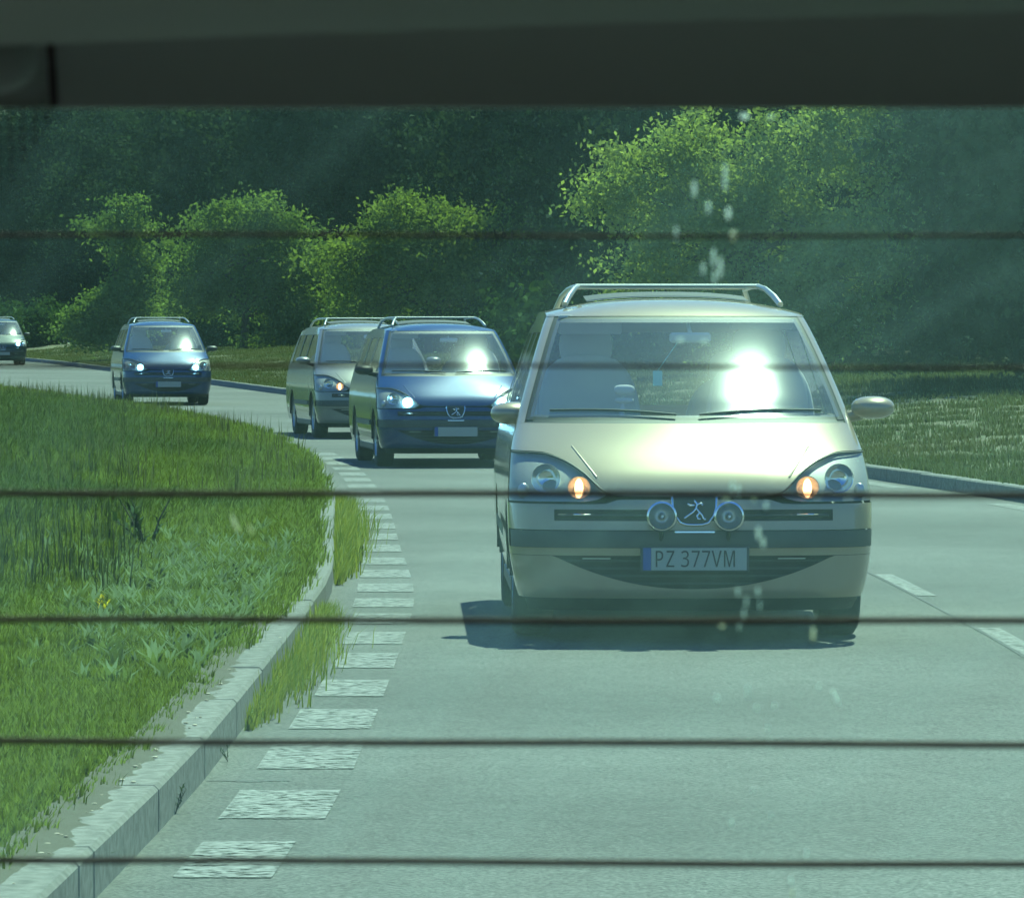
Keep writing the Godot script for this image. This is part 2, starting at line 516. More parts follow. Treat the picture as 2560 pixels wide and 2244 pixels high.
func minivan(label: String, colour: String, at: Transform3D, look: Dictionary) -> Node3D:
	var car := thing("minivan", label, "minivan", at, "minivans following in a line")
	var body: Material = M[colour]
	# ---- front
	part(car, "hood", front("hood", 48, 26, 0.0, func(u: float, v: float):
		var a := arc(u)
		var y := lerpf(crv(HOOD_LIP, absf(a) * 0.9) + 0.004, 1.105, v)
		return Vector2(a * (half_width(y) - 0.0015), y)), body)
	for s in [-1.0, 1.0]:
		part(car, "hood_crease", kept("crease%d" % s, func(sh):
			var pts := []
			var rad := []
			for k in 9:
				var y := lerpf(0.99, 0.84, k / 8.0)
				var x: float = s * lerpf(0.60, 0.485, k / 8.0)
				pts.append(Vector3(x, y, nose(x, y) - 0.0045)); rad.append(0.007)
			sh.tube(pts, rad, 6)), body)
		var lamp := part(car, "headlight", front("lamp_housing%d" % s, 22, 10, -0.045, func(u: float, v: float):
			var a := lerpf(0.44, 0.92, sin(u * PI / 2))
			var y := lerpf(crv(LAMP_FOOT, a), crv(HOOD_LIP, a) - 0.012, v)
			return Vector2(s * minf(a, half_width(y) * 0.995), y)), M.lamp_shell)
		part(lamp, "lens", front("lamp_lens%d" % s, 22, 10, 0.0, func(u: float, v: float):
			var a := lerpf(0.438, 0.925, sin(u * PI / 2))
			var y := lerpf(crv(LAMP_FOOT, a), crv(HOOD_LIP, a) - 0.01, v)
			return Vector2(s * minf(a, half_width(y) * 0.998), y)), M.lens)
		part(lamp, "lamp_rim", kept("lamp_rim%d" % s, func(sh):
			var pts := []
			var rad := []
			for k in 15:
				var a := lerpf(0.44, 0.9, k / 14.0)
				var y := crv(HOOD_LIP, a) - 0.006
				pts.append(Vector3(s * a, y, nose(a, y) - 0.006)); rad.append(0.006)
			sh.tube(pts, rad, 6)), M.black)
		var bowl := kept("bowl", func(sh): sh.lathe(Transform3D(), [Vector2(0.0, 0.0), Vector2(0.03, 0.006), Vector2(0.055, 0.025), Vector2(0.068, 0.055), Vector2(0.074, 0.056)], 20))
		var facing := Basis(Vector3.RIGHT, PI / 2)
		part(lamp, "reflector", bowl, M.chrome, Transform3D(facing, Vector3(s * 0.74, 0.835, nose(0.74, 0.835) - 0.03)))
		part(lamp, "flare_reflector", bowl, M.lamp_shell if look.bulb == "bulb" else M[look.bulb], Transform3D(facing.scaled(Vector3(0.8, 0.8, 1)), Vector3(s * 0.575, 0.79, nose(0.575, 0.79) - 0.06)))  # with cool bulbs the bowl itself glows to imitate lamp flare
		part(lamp, "bulb", kept("bulb", func(sh): sh.ball(Transform3D(Basis.from_scale(Vector3(0.022, 0.050, 0.016)), Vector3.ZERO), 12, 8)), M[look.bulb], Transform3D(Basis(), Vector3(s * 0.575, 0.785, nose(0.575, 0.785) - 0.022)))
		part(lamp, "turn_signal", kept("signal", func(sh): sh.ball(Transform3D(Basis.from_scale(Vector3(0.03, 0.04, 0.02)), Vector3.ZERO), 10, 8)), M.alloy, Transform3D(Basis(), Vector3(s * 0.85, 0.77, nose(0.85, 0.77) - 0.03)))
	var bumper := part(car, "bumper", front("bumper_top", 44, 4, 0.0, func(u: float, v: float):
		var a := arc(u)
		var y := lerpf(0.682, lerpf(0.732, 0.709, smoothstep(0.40, 0.5, absf(a))), v)
		return Vector2(a * half_width(y), y)), body)
	part(bumper, "bumper_bar", band("mid_band", 0.580, 0.626, 0.0), body)
	part(bumper, "rub_strip", band("strip", 0.492, 0.576, 0.014, 0.992, 4), M.trim)
	part(bumper, "bumper_bar", band("low_band", 0.452, 0.490, 0.0), body)
	part(bumper, "chin", front("chin", 60, 8, 0.0, func(u: float, v: float):
		var a := arc(u)
		var x := a * 0.9
		var top := lerpf(0.284 + 0.166 * pow(minf(1.0, absf(x) / 0.69), 2.2), 0.45, smoothstep(0.69, 0.70, absf(x)))
		var y := lerpf(0.236, top, v)
		return Vector2(a * half_width(y), y)), body)
	part(bumper, "undertray", band("undertray", 0.17, 0.238, -0.03, 0.97), M.black)
	for s in [-1.0, 1.0]:
		part(bumper, "bumper_end", front("end%d" % s, 14, 3, 0.0, func(u: float, v: float):
			var y := lerpf(0.624, 0.684, v)
			return Vector2(s * lerpf(0.70, half_width(y), sin(u * PI / 2)), y)), body)
		part(car, "grille_slot", front("slot%d" % s, 12, 3, -0.04, func(u: float, v: float): return Vector2(s * lerpf(0.10, 0.72, u), lerpf(0.62, 0.69, v))), M.black)
		part(car, "grille_slat", kept("slat%d" % s, func(sh):
			for k in 10:
				var x := lerpf(0.18, 0.68, k / 9.0)
				var x2 := lerpf(0.18, 0.68, (k + 1) / 9.0)
				if k < 9: sh.tube([Vector3(s * x, 0.652, nose(x, 0.652) - 0.022), Vector3(s * x2, 0.652, nose(x2, 0.652) - 0.022)], [0.007, 0.007], 6)), M.trim)
		part(car, "grille_bar", kept("glint%d" % s, func(sh): sh.box(Transform3D(Basis(), Vector3(s * 0.56, 0.656, nose(0.56, 0.65) - 0.012)), Vector3(0.09, 0.010, 0.008), 0.003)), M.chrome)
	var grille := part(car, "lower_grille", front("lower_grille", 30, 6, -0.06, func(u: float, v: float): return Vector2(arc(u) * 0.74, lerpf(0.25, 0.47, v))), M.black)
	for k in 4:
		part(grille, "grille_bar", front("grille_bar%d" % k, 20, 1, -0.035, func(u: float, v: float): return Vector2((u * 2 - 1) * [0.34, 0.5, 0.6, 0.66][k], 0.305 + 0.038 * k + 0.012 * v)), M.trim)
	for s in [-1.0, 1.0]:
		part(grille, "trim_line", front("trim_line%d" % s, 6, 1, -0.01, func(u: float, v: float): return Vector2(s * lerpf(0.42, 0.56, u), 0.434 + 0.006 * v)), M.alloy)
	part(bumper, "trim_line", front("bumper_line", 8, 1, 0.02, func(u: float, v: float): return Vector2((u * 2 - 1) * 0.1, 0.568 + 0.008 * v)), M.chrome)
	# emblem: a standing figure in a shield
	var badge := part(car, "emblem", front("badge", 8, 8, 0.004, func(u: float, v: float):
		var y := lerpf(0.612, 0.752, v)
		return Vector2((u * 2 - 1) * (0.075 + 0.03 * smoothstep(0.0, 0.5, v)), y)), M.black)
	part(badge, "shield_rim", kept("shield_rim", func(sh):
		var pts := []
		var rad := []
		for q in [[-0.112, 0.745], [-0.108, 0.69], [-0.095, 0.65], [-0.07, 0.617], [-0.04, 0.608], [0, 0.606], [0.04, 0.608], [0.07, 0.617], [0.095, 0.65], [0.108, 0.69], [0.112, 0.745]]:
			pts.append(Vector3(q[0], q[1], nose(q[0], q[1]) + 0.008)); rad.append(0.0065)
		sh.tube(pts, rad, 8)), M.chrome)
	part(badge, "figure", kept("figure", func(sh):
		for line in [[[0.0, 0.728], [0.012, 0.712], [0.008, 0.69], [-0.006, 0.672], [-0.03, 0.655], [-0.052, 0.64]], [[0.008, 0.69], [0.022, 0.672], [0.038, 0.655], [0.044, 0.638]], [[0.0, 0.705], [-0.022, 0.702], [-0.034, 0.712]], [[0.014, 0.708], [0.034, 0.714], [0.04, 0.704]], [[0.024, 0.668], [0.012, 0.652], [0.016, 0.638], [0.03, 0.636]], [[0.044, 0.638], [0.056, 0.634]]]:
			var pts := []
			var rad := []
			for q in line:
				pts.append(Vector3(q[0], q[1], nose(q[0], q[1]) + 0.012)); rad.append(0.006)
			sh.tube(pts, rad, 6)), M.chrome)
	# number plate
	var plate_at := Transform3D(Basis(), Vector3(0.0, 0.437, 0.034))
	var plate := part(car, "number_plate", kept("plate", func(sh): sh.box(Transform3D(), Vector3(0.545, 0.128, 0.012), 0.004)), M.trim, plate_at)
	part(plate, "plate_face", kept("plate_face", func(sh): sh.box(Transform3D(Basis(), Vector3(0.02, 0.0, 0.008)), Vector3(0.478, 0.112, 0.004), 0.001)), M.plate)
	part(plate, "blue_band", kept("plate_blue", func(sh): sh.box(Transform3D(Basis(), Vector3(-0.24, 0.0, 0.008)), Vector3(0.04, 0.112, 0.004), 0.001)), M.plate_blue)
	if look.has("plate"):
		var x := -0.205
		var steps := {"P": 0.057, "Z": 0.075, "3": 0.052, "7": 0.052, "V": 0.054, "M": 0.07}
		for letter in look.plate.replace(" ", ""):
			var key: String = "letter_" + letter
			if not cached.has(key):
				var tm := TextMesh.new()
				var f := SystemFont.new()
				f.font_names = PackedStringArray(["Droid Sans"])
				tm.font = f
				tm.text = letter
				tm.font_size = 64
				tm.pixel_size = 0.00178
				tm.depth = 0.002
				tm.horizontal_alignment = HORIZONTAL_ALIGNMENT_LEFT
				cached[key] = tm
			part(plate, "character", cached[key], M.ink, Transform3D(Basis.from_scale(Vector3(0.78 if letter != "M" else 0.72, 1, 1)), Vector3(x, 0.0, 0.0105)))
			x += steps[letter]
	# ---- glass and pillars
	part(car, "cowl", band("cowl", 1.105, 1.145, -0.02, 0.975, 4), M.black)
	var screen := part(car, "windshield", front("screen", 40, 22, 0.0, func(u: float, v: float):
		var y := lerpf(1.135, 1.645, v)
		return Vector2(arc(u) * (half_width(y) - 0.062), y)), M.screen)
	part(screen, "black_border", front("border_top", 30, 2, -0.006, func(u: float, v: float):
		var y := lerpf(1.625, 1.664, v)
		return Vector2(arc(u) * (half_width(y) - 0.04), y)), M.black)
	for s in [-1.0, 1.0]:
		part(screen, "black_border", front("border%d" % s, 2, 20, -0.006, func(u: float, v: float):
			var y := lerpf(1.12, 1.65, v)
			return Vector2(s * (half_width(y) - 0.03 - 0.05 * u), y)), M.black)
		part(car, "pillar", front("pillar%d" % s, 6, 24, 0.002, func(u: float, v: float):
			var y := lerpf(1.105, 1.668, v)
			return Vector2(s * (half_width(y) - 0.040 * (1.0 - sin(u * PI / 2))), y)), body)
		part(car, "wiper", kept("wiper%d" % s, func(sh):
			var pts := []
			var rad := []
			for k in 9:
				var x := lerpf(0.06, 0.70, k / 8.0)
				var y := 1.150 + 0.012 * sin(PI * k / 8.0) + 0.02 * k / 8.0
				pts.append(Vector3(s * x, y, nose(x, y) + 0.012)); rad.append(0.006)
			sh.tube(pts, rad, 6)), M.black)
	# ---- roof and rails
	part(car, "roof", kept_grid("roof", 28, 30, Vector3.UP, func(u: float, v: float):
		var a := arc(u)
		var z0 := nose(a * 0.685, 1.66)
		var sv: float = v * v * 0.6 + v * 0.4
		var z := lerpf(z0, tail(1.68), sv)
		return Vector3(a * 0.69, roof_height(absf(a), z0 - z), z)), body)
	for s in [-1.0, 1.0]:
		part(car, "roof_rail", kept("rail%d" % s, func(sh):
			sh.tube([Vector3(s * 0.585, 1.725, -2.08), Vector3(s * 0.56, 1.77, -2.2), Vector3(s * 0.525, 1.812, -2.36), Vector3(s * 0.50, 1.828, -2.55), Vector3(s * 0.50, 1.832, -3.2), Vector3(s * 0.51, 1.826, -3.85), Vector3(s * 0.54, 1.79, -4.1), Vector3(s * 0.57, 1.71, -4.26)], [0.017, 0.017, 0.015, 0.014, 0.014, 0.014, 0.015, 0.017], 10)), M.rail)
	for z in [-2.62, -3.6]:
		part(car, "cross_bar", kept("bar", func(sh):
			sh.box(Transform3D(Basis(), Vector3(0, 1.834, 0)), Vector3(1.03, 0.020, 0.06), 0.007)), M.rail, Transform3D(Basis(), Vector3(0, 0, z)))
	part(car, "sunroof", kept_grid("sunroof", 10, 6, Vector3.UP, func(u: float, v: float):
		var x := (u - 0.5) * 0.9
		var z := lerpf(-2.5, -3.1, v)
		return Vector3(x, roof_height(absf(x) / 0.69, nose(x, 1.66) - z) + 0.006 + 0.035 * v, z)), M.black)
	# ---- sides
	for s in [-1.0, 1.0]:
		var out := Vector3(s, 0, 0)
		part(car, "side_panel", kept_grid("side%d" % s, 130, 16, out, func(u: float, v: float):
			var za := lerpf(-0.46, TAIL, u)
			var low := 0.245
			for c in [-0.93, -3.75]:
				var k := absf(za - c)
				if k < 0.385: low = maxf(low, 0.33 + sqrt(0.385 * 0.385 - k * k))
			var y := lerpf(low, 1.128, v)
			return Vector3(s * half_width(y), y, lerpf(crv(NOSE, y) - crv(ROUND, y), tail(y), u))), body)
		part(car, "sill", kept("sill%d" % s, func(sh): sh.box(Transform3D(Basis(), Vector3(s * 0.83, 0.235, -2.34)), Vector3(0.12, 0.10, 2.0), 0.02)), M.trim)
		part(car, "side_moulding", kept_grid("moulding%d" % s, 20, 2, out, func(u: float, v: float):
			var y := lerpf(0.50, 0.565, v)
			return Vector3(s * (half_width(y) + 0.012), y, lerpf(-1.36, -3.32, u))), M.trim)
		var spans := [[0.0, -2.42], [-2.49, -3.42], [-3.49, -4.30]]
		for k in 3:
			part(car, "side_window", kept_grid("pane%d%d" % [k, s], 8, 8, out, func(u: float, v: float):
				var y := lerpf(1.135, 1.585, v)
				var a: float = crv(NOSE, y) - crv(ROUND, y) - 0.03 if k == 0 else spans[k][0]
				return Vector3(s * (half_width(y) - 0.008), y, lerpf(a, spans[k][1], u))), M.pane)
		for z in [[-2.405, -2.505], [-3.405, -3.505], [-4.28, -4.62]]:
			part(car, "pillar", kept_grid("post%d%d" % [s, int(z[0] * 1000)], 2, 10, out, func(u: float, v: float):
				var y := lerpf(1.12, 1.60, v)
				return Vector3(s * half_width(y), y, maxf(lerpf(z[0], z[1], u), tail(y)))), M.black if z[0] > -4 else body)
		part(car, "roof_edge", kept_grid("edge%d" % s, 40, 6, out, func(u: float, v: float):
			var y := lerpf(1.575, 1.66, v)
			var z := lerpf(crv(NOSE, y) - crv(ROUND, y), tail(1.66), u)
			var top := roof_height(1.0, maxf(0.0, nose(0.685, 1.66) - z))
			return Vector3(s * lerpf(half_width(1.575), 0.69, v), lerpf(1.575, top, v), z)), body)
		var mirror := part(car, "door_mirror", kept("mirror%d" % s, func(sh):
			sh.ball(Transform3D(Basis.from_scale(Vector3(0.115, 0.060, 0.125)), Vector3(s * 1.01, 1.178, -1.25)), 18, 12, 0.85)
			sh.tube([Vector3(s * 0.86, 1.125, -1.34), Vector3(s * 0.95, 1.14, -1.28)], [0.035, 0.03], 8)), M[look.mirror])
		if look.get("folded", false) and s < 0.0:
			mirror.transform = Transform3D(Basis(Vector3.UP, 0.0), Vector3(0.125, -0.03, -0.06))
		part(mirror, "mirror_glass", kept("mirror_glass%d" % s, func(sh): sh.box(Transform3D(Basis(), Vector3(s * 1.01, 1.178, -1.385)), Vector3(0.16, 0.09, 0.012), 0.004)), M.mirror)
		for z in [-0.93, -3.75]:
			wheel(car, s * 0.79, z)
			part(car, "wheel_arch", kept("arch%d%d" % [s, int(z * 10)], func(sh):
				var q := []
				for k in 15:
					var a := PI * k / 14.0
					q.append(Vector2(cos(a), sin(a)))
				for k in 14:
					var p0 := Vector3(s * 0.62, 0.33 + 0.385 * q[k].y, z + 0.385 * q[k].x)
					var p1 := Vector3(s * 0.62, 0.33 + 0.385 * q[k + 1].y, z + 0.385 * q[k + 1].x)
					var w := Vector3(s * 0.295, 0, 0)
					sh.flat([p0, p1, p1 + w, p0 + w])), M.black)
	# ---- rear and underside
	part(car, "tailgate", kept_grid("tailgate", 24, 12, Vector3(0, 0, -1), func(u: float, v: float):
		var y := lerpf(0.3, 1.15, v)
		return Vector3(arc(u) * half_width(y), y, tail(y) - 0.06 * (1.0 - arc(u) * arc(u)))), body)
	part(car, "rear_glass", kept_grid("rear_glass", 16, 6, Vector3(0, 0, -1), func(u: float, v: float):
		var y := lerpf(1.15, 1.58, v)
		return Vector3((u * 2 - 1) * half_width(y), y, tail(y))), M.pane)
	part(car, "tailgate_top", kept_grid("tail_top", 16, 3, Vector3(0, 0, -1), func(u: float, v: float):
		var y := lerpf(1.58, 1.66, v)
		return Vector3((u * 2 - 1) * half_width(y), lerpf(1.58, roof_height(absf(u * 2 - 1), 2.5), v), tail(y))), body)
	part(car, "underbody", kept("underbody", func(sh):
		sh.box(Transform3D(Basis(), Vector3(0, 0.40, -2.35)), Vector3(1.24, 0.34, 4.1), 0.04)
		sh.box(Transform3D(Basis(), Vector3(0, 0.43, -2.34)), Vector3(1.7, 0.2, 1.95), 0.03)
		sh.box(Transform3D(Basis(), Vector3(0, 0.42, -4.35)), Vector3(1.66, 0.3, 0.4), 0.03)
		sh.box(Transform3D(Basis(), Vector3(0, 0.46, -0.45)), Vector3(1.3, 0.4, 0.25), 0.03)
		sh.box(Transform3D(Basis(), Vector3(0, 0.80, -0.80)), Vector3(1.5, 0.2, 0.3), 0.03)), M.black)
	# ---- cabin
	part(car, "dashboard", kept_grid("dash", 20, 10, Vector3(0, 1, 0), func(u: float, v: float):
		var a := (u * 2 - 1)
		if v < 0.7:
			return Vector3(a * 0.80, 1.085 - 0.03 * v, lerpf(nose(a * 0.80, 1.12) - 0.03, -1.45, v / 0.7))
		return Vector3(a * 0.80, lerpf(1.06, 0.6, (v - 0.7) / 0.3), -1.45 + 0.08 * (v - 0.7) / 0.3)), M.dash)
	for row in [[-2.0, 0.47, 1.06], [-3.25, 0.42, 0.97]]:
		for s in [-1.0, 1.0]:
			var seat := part(car, "seat", kept("seat", func(sh):
				sh.ball(Transform3D(Basis(Vector3.RIGHT, -0.2).scaled(Vector3(0.27, 0.42, 0.09)), Vector3(0, 0.93, 0)), 18, 12, 0.6)
				sh.ball(Transform3D(Basis.from_scale(Vector3(0.26, 0.1, 0.26)), Vector3(0, 0.62, 0.28)), 16, 10, 0.6)), M.seat, Transform3D(Basis().scaled(Vector3(1, row[2], 1)), Vector3(s * row[1], 0, row[0])))
			part(seat, "headrest", kept("headrest", func(sh): sh.ball(Transform3D(Basis.from_scale(Vector3(0.145, 0.105, 0.06)), Vector3(0, 1.415, -0.09)), 16, 10, 0.7)), M.seat)
			part(seat, "piping", kept("piping", func(sh):
				var pts := []
				var rad := []
				for k in 21:
					var a := lerpf(-0.25, PI + 0.25, k / 20.0)
					pts.append(Vector3(0.275 * signf(cos(a)) * pow(absf(cos(a)), 0.6), 0.93 + 0.41 * signf(sin(a)) * pow(absf(sin(a)), 0.75), 0.03 - 0.08 * sin(a))); rad.append(0.024)
				sh.tube(pts, rad, 6)), M.seat)
	part(car, "steering_wheel", kept("steering", func(sh):
		var turn := Transform3D(Basis(Vector3.RIGHT, -0.45), Vector3(0.42, 1.02, -1.6))
		var pts := []
		var rad := []
		for k in 25:
			pts.append(turn * Vector3(0.19 * cos(TAU * k / 24), 0.19 * sin(TAU * k / 24), 0)); rad.append(0.016)
		sh.tube(pts, rad, 8)
		sh.box(turn, Vector3(0.36, 0.07, 0.05), 0.02)), M.dash)
	for s in [-1.0, 1.0]:
		part(car, "sun_visor", kept("visor%d" % s, func(sh): sh.box(Transform3D(Basis(Vector3.RIGHT, 1.25 if s > 0 else 0.6), Vector3(s * 0.46, 1.615, -1.72)), Vector3(0.34, 0.12, 0.02), 0.008)), M.seat)
	part(car, "interior_mirror", kept("inside_mirror", func(sh):
		sh.box(Transform3D(Basis(), Vector3(0.06, 1.545, -1.46)), Vector3(0.22, 0.055, 0.03), 0.012)
		sh.tube([Vector3(0.06, 1.57, -1.46), Vector3(0.05, 1.635, -1.58)], [0.012, 0.012], 6)), M.seat)
	if look.get("extras", false):
		for s in [-1.0, 1.0]:
			var spot := part(car, "driving_lamp", kept("spot_shell", func(sh): sh.lathe(Transform3D(Basis(Vector3.RIGHT, PI / 2), Vector3.ZERO), [Vector2(0.0, -0.05), Vector2(0.04, -0.045), Vector2(0.065, -0.02), Vector2(0.076, 0.02), Vector2(0.076, 0.03), Vector2(0.066, 0.032)], 26)), M.chrome, Transform3D(Basis(), Vector3(s * 0.168, 0.652, 0.06)))
			part(spot, "lens", kept("spot_lens", func(sh): sh.lathe(Transform3D(Basis(Vector3.RIGHT, PI / 2), Vector3.ZERO), [Vector2(0.067, 0.028), Vector2(0.055, 0.036), Vector2(0.03, 0.042), Vector2(0.0, 0.044)], 24)), M.lens)
			part(spot, "reflector", kept("spot_bowl", func(sh): sh.lathe(Transform3D(Basis(Vector3.RIGHT, PI / 2), Vector3.ZERO), [Vector2(0.012, 0.012), Vector2(0.012, -0.02), Vector2(0.04, -0.01), Vector2(0.064, 0.024)], 22)), M.alloy)
			part(spot, "bracket", kept("spot_foot", func(sh): sh.tube([Vector3(0, -0.06, -0.01), Vector3(0, -0.13, -0.05)], [0.012, 0.012], 6)), M.black)
		part(car, "cyan_glare", kept("glare_box", func(sh):
			sh.box(Transform3D(Basis(), Vector3(-0.115, 1.33, -1.40)), Vector3(0.05, 0.08, 0.006), 0.003)
			sh.tube([Vector3(-0.115, 1.37, -1.40), Vector3(0.0, 1.53, -1.46)], [0.002, 0.002], 5)), M.cyan)  # cyan glare on the windshield, made up as a small hanging box
		part(car, "phone_holder", kept("holder", func(sh):
			sh.ball(Transform3D(Basis.from_scale(Vector3(0.055, 0.028, 0.03)), Vector3(-0.30, 1.27, -1.2)), 14, 10, 0.7)
			sh.ball(Transform3D(Basis.from_scale(Vector3(0.05, 0.016, 0.03)), Vector3(-0.30, 1.215, -1.2)), 14, 10, 0.7)
			sh.tube([Vector3(-0.30, 1.27, -1.22), Vector3(-0.32, 1.08, -1.15)], [0.012, 0.016], 6)), M.seat)
	return car

# ---------------------------------------------------------------- the camera car, seen from inside: tailgate window, trim and headliner
const GLASS_TILT := 0.38
const GLASS_AT := Vector3(0.42, 1.5, -1.40)      # a point of the pane at eye height

func on_glass(px: float, py: float, off: float) -> Vector3:     # where a photograph pixel's sight line crosses the pane
	var dir := Vector3((px - MIDDLE) / FOCAL, -(py - HORIZON) / FOCAL, -1.0)
	var n := Vector3(0, sin(GLASS_TILT), -cos(GLASS_TILT))
	var p := GLASS_AT + n * off - Vector3(0, EYE, 0)
	var hit := dir * (p.dot(n) / dir.dot(n))
	var world := hit + Vector3(0, EYE, 0)
	return world

func own_car() -> void:
	var car := thing("estate_car", "inside of the camera car: pale headliner, dark tailgate trim and heated rear window", "car", Transform3D(Basis(), Vector3(0.42, 0, 0)))
	var at := func(p: Vector3) -> Vector3: return p - Vector3(0.42, 0, 0)
	var n := Vector3(0, sin(GLASS_TILT), -cos(GLASS_TILT))
	var up := Vector3(0, cos(GLASS_TILT), sin(GLASS_TILT))
	var middle := GLASS_AT - Vector3(0.42, 0, 0)
	# the pane: 4 mm of green tinted glass
	var lo := -0.42
	var hi := 0.112
	var basis := Basis(Vector3.RIGHT, up, -n)
	var pane := part(car, "rear_window", kept("own_pane", func(sh): sh.box(Transform3D(basis, middle + up * (lo + hi) / 2.0), Vector3(1.24, hi - lo, 0.004), 0.0)), M.tinted_glass)
	pane.set_meta("label", "green tinted rear window crossed by heating wires")
	# heating wires on the inner face
	var rows := [[587, 590], [912, 918], [1232, 1237], [1549, 1553], [1853, 1862], [2151, 2163], [2440, 2456], [2720, 2738], [320, 322]]
	for r in rows:
		if r[0] == 320:
			continue
		var pts := []
		var rad := []
		for k in 25:
			var px := lerpf(-1600.0, 8900.0, k / 24.0)
			var py := lerpf(r[0], r[1], clampf(px / 2560.0, -1.0, 2.0)) + 2.0 * sin(px * 0.0031 + r[0])
			pts.append(at.call(on_glass(px, py, -0.0031))); rad.append(0.00065 if r[0] < 1000 else 0.0011)
		var s := Shape.new()
		s.tube(pts, rad, 6)
		part(pane, "heating_wire", s.mesh(), M.wire)
	# dirt on the outer face: wiper arcs, dust and smears, with a bluish haze painted in
	var film := dirt_haze_sheet()
	part(pane, "dirt_haze_film", film, M.film)
	# dried drops and insect marks, each a small raised blob
	var marks := [[1735, 470, 9, 24, 0], [1812, 440, 8, 40, 0], [1770, 515, 8, 18, 0], [1690, 580, 7, 22, 0], [1820, 530, 12, 18, 0], [1783, 640, 8, 26, 0], [1800, 665, 9, 30, 0], [1757, 668, 7, 18, 0], [1786, 690, 7, 22, 0], [1832, 585, 14, 15, 1],
		[1845, 1225, 8, 22, 0], [1815, 1238, 9, 18, 1], [1830, 1215, 7, 22, 0], [1885, 1240, 6, 16, 1], [1915, 1258, 8, 10, 0], [1896, 1328, 9, 20, 0], [1908, 1352, 8, 16, 0], [1845, 1475, 6, 14, 0], [1895, 1475, 6, 14, 0], [1866, 1500, 5, 16, 0], [1860, 1530, 5, 18, 0], [1900, 1508, 4, 14, 0], [1848, 1560, 5, 14, 0],
		[1805, 1556, 14, 10, 1], [2033, 1580, 9, 22, 1], [2033, 1540, 5, 8, 0], [1792, 1743, 7, 13, 0], [1870, 1725, 6, 20, 0], [1893, 1765, 6, 9, 0], [1937, 1760, 6, 9, 0], [2048, 1712, 6, 8, 0], [2090, 1738, 9, 26, 0], [1921, 1815, 4, 11, 0], [1925, 1852, 5, 14, 0], [1830, 2052, 6, 11, 0], [1884, 1972, 4, 10, 0], [1930, 2035, 4, 12, 0], [2018, 2128, 6, 12, 0], [1978, 2198, 6, 14, 0], [1982, 2230, 6, 14, 1],
		[588, 1305, 8, 28, 1], [627, 1318, 5, 16, 1], [1860, 288, 22, 7, 0], [1925, 290, 10, 5, 0], [1700, 846, 14, 6, 0], [1760, 850, 12, 5, 0]]
	for m in marks:
		var c: Vector3 = at.call(on_glass(m[0], m[1], 0.0034))
		var lean := -0.35 if m[0] in [2090, 588, 627] else 0.0
		var b := Basis(Vector3.RIGHT, up, -n) * Basis(Vector3.BACK, -lean)
		part(pane, "dried_drop", kept("drop", func(sh): sh.ball(Transform3D(Basis.from_scale(Vector3(1, 1, 1))), 10, 8)), M.drop_yellow if m[4] else M.drop_white, Transform3D(b * Basis.from_scale(Vector3(m[2] * 0.00006, m[3] * 0.00011, 0.0006)), c))
	# printed black dots in the pane's corner
	var dots := Shape.new()
	for row in 8:
		for k in 9:
			var px := 118.0 - k * 31.0 - row * 15.0 + (row % 2) * 15.0
			if px < -160.0: continue
			var c: Vector3 = at.call(on_glass(px, 272.0 + row * 25.0, -0.0026))
			dots.lathe(Transform3D(Basis(Vector3.RIGHT, up, -n) * Basis(Vector3.RIGHT, PI / 2), c), [Vector2(0.0, 0.0), Vector2(0.0009 * (1.0 - row * 0.06), 0.0), Vector2(0.0009 * (1.0 - row * 0.06), -0.0004), Vector2(0.0, -0.0004)], 8)
	var dot_part := part(pane, "printed_dots", dots.mesh(), M.frit)
	dot_part.set_meta("kind", "stuff")
	# tailgate trim above the pane: a panel that turns from the glass edge up and towards the roof
	var trim_at := func(u: float, v: float) -> Vector3:
		var x := u
		var foot: Vector3 = middle + up * 0.0725 + n * -0.006
		var y := foot.y + 0.062 * v + 0.006 * sin(v * PI)
		var z := foot.z + 0.012 + 0.10 * v * v
		return Vector3(x, y, z)
	var seam := -0.42 - 0.1285
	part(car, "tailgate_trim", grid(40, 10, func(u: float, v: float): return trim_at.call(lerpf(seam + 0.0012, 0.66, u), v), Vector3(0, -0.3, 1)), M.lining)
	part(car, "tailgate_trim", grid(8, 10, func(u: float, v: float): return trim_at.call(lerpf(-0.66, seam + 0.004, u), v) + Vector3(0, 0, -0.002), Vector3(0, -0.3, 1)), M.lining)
	var gap := Shape.new()
	var line := []
	var thin := []
	for k in 8:
		line.append(trim_at.call(seam + 0.001 + 0.004 * k / 7.0 * 0.6, 1.0 - k / 7.0) + Vector3(0, 0, 0.0))
		thin.append(0.0011)
	gap.tube(line, thin, 6)
	part(car, "trim_gap", gap.mesh(), M.frit)
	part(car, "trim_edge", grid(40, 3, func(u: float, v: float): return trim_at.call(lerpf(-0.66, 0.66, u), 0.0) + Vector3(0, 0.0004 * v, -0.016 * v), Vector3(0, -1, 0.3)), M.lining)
	part(car, "tailgate_header", kept("own_header", func(sh): sh.box(Transform3D(Basis(), Vector3(0, 1.63, -1.30)), Vector3(1.36, 0.05, 0.13), 0.01)), M.black)
	# headliner: sags towards the sides, its rear edge hangs over the trim
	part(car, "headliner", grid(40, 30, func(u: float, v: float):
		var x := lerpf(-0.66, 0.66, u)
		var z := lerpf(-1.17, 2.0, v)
		return Vector3(x, 1.5862 - 0.040 * x * x - 0.004 * (x + 0.05) * 0.0 + 0.03 * smoothstep(0.0, 0.5, v) - 0.004 * (1.0 - smoothstep(0.0, 0.015, v)), z), Vector3(0, -1, 0)), M.headliner)
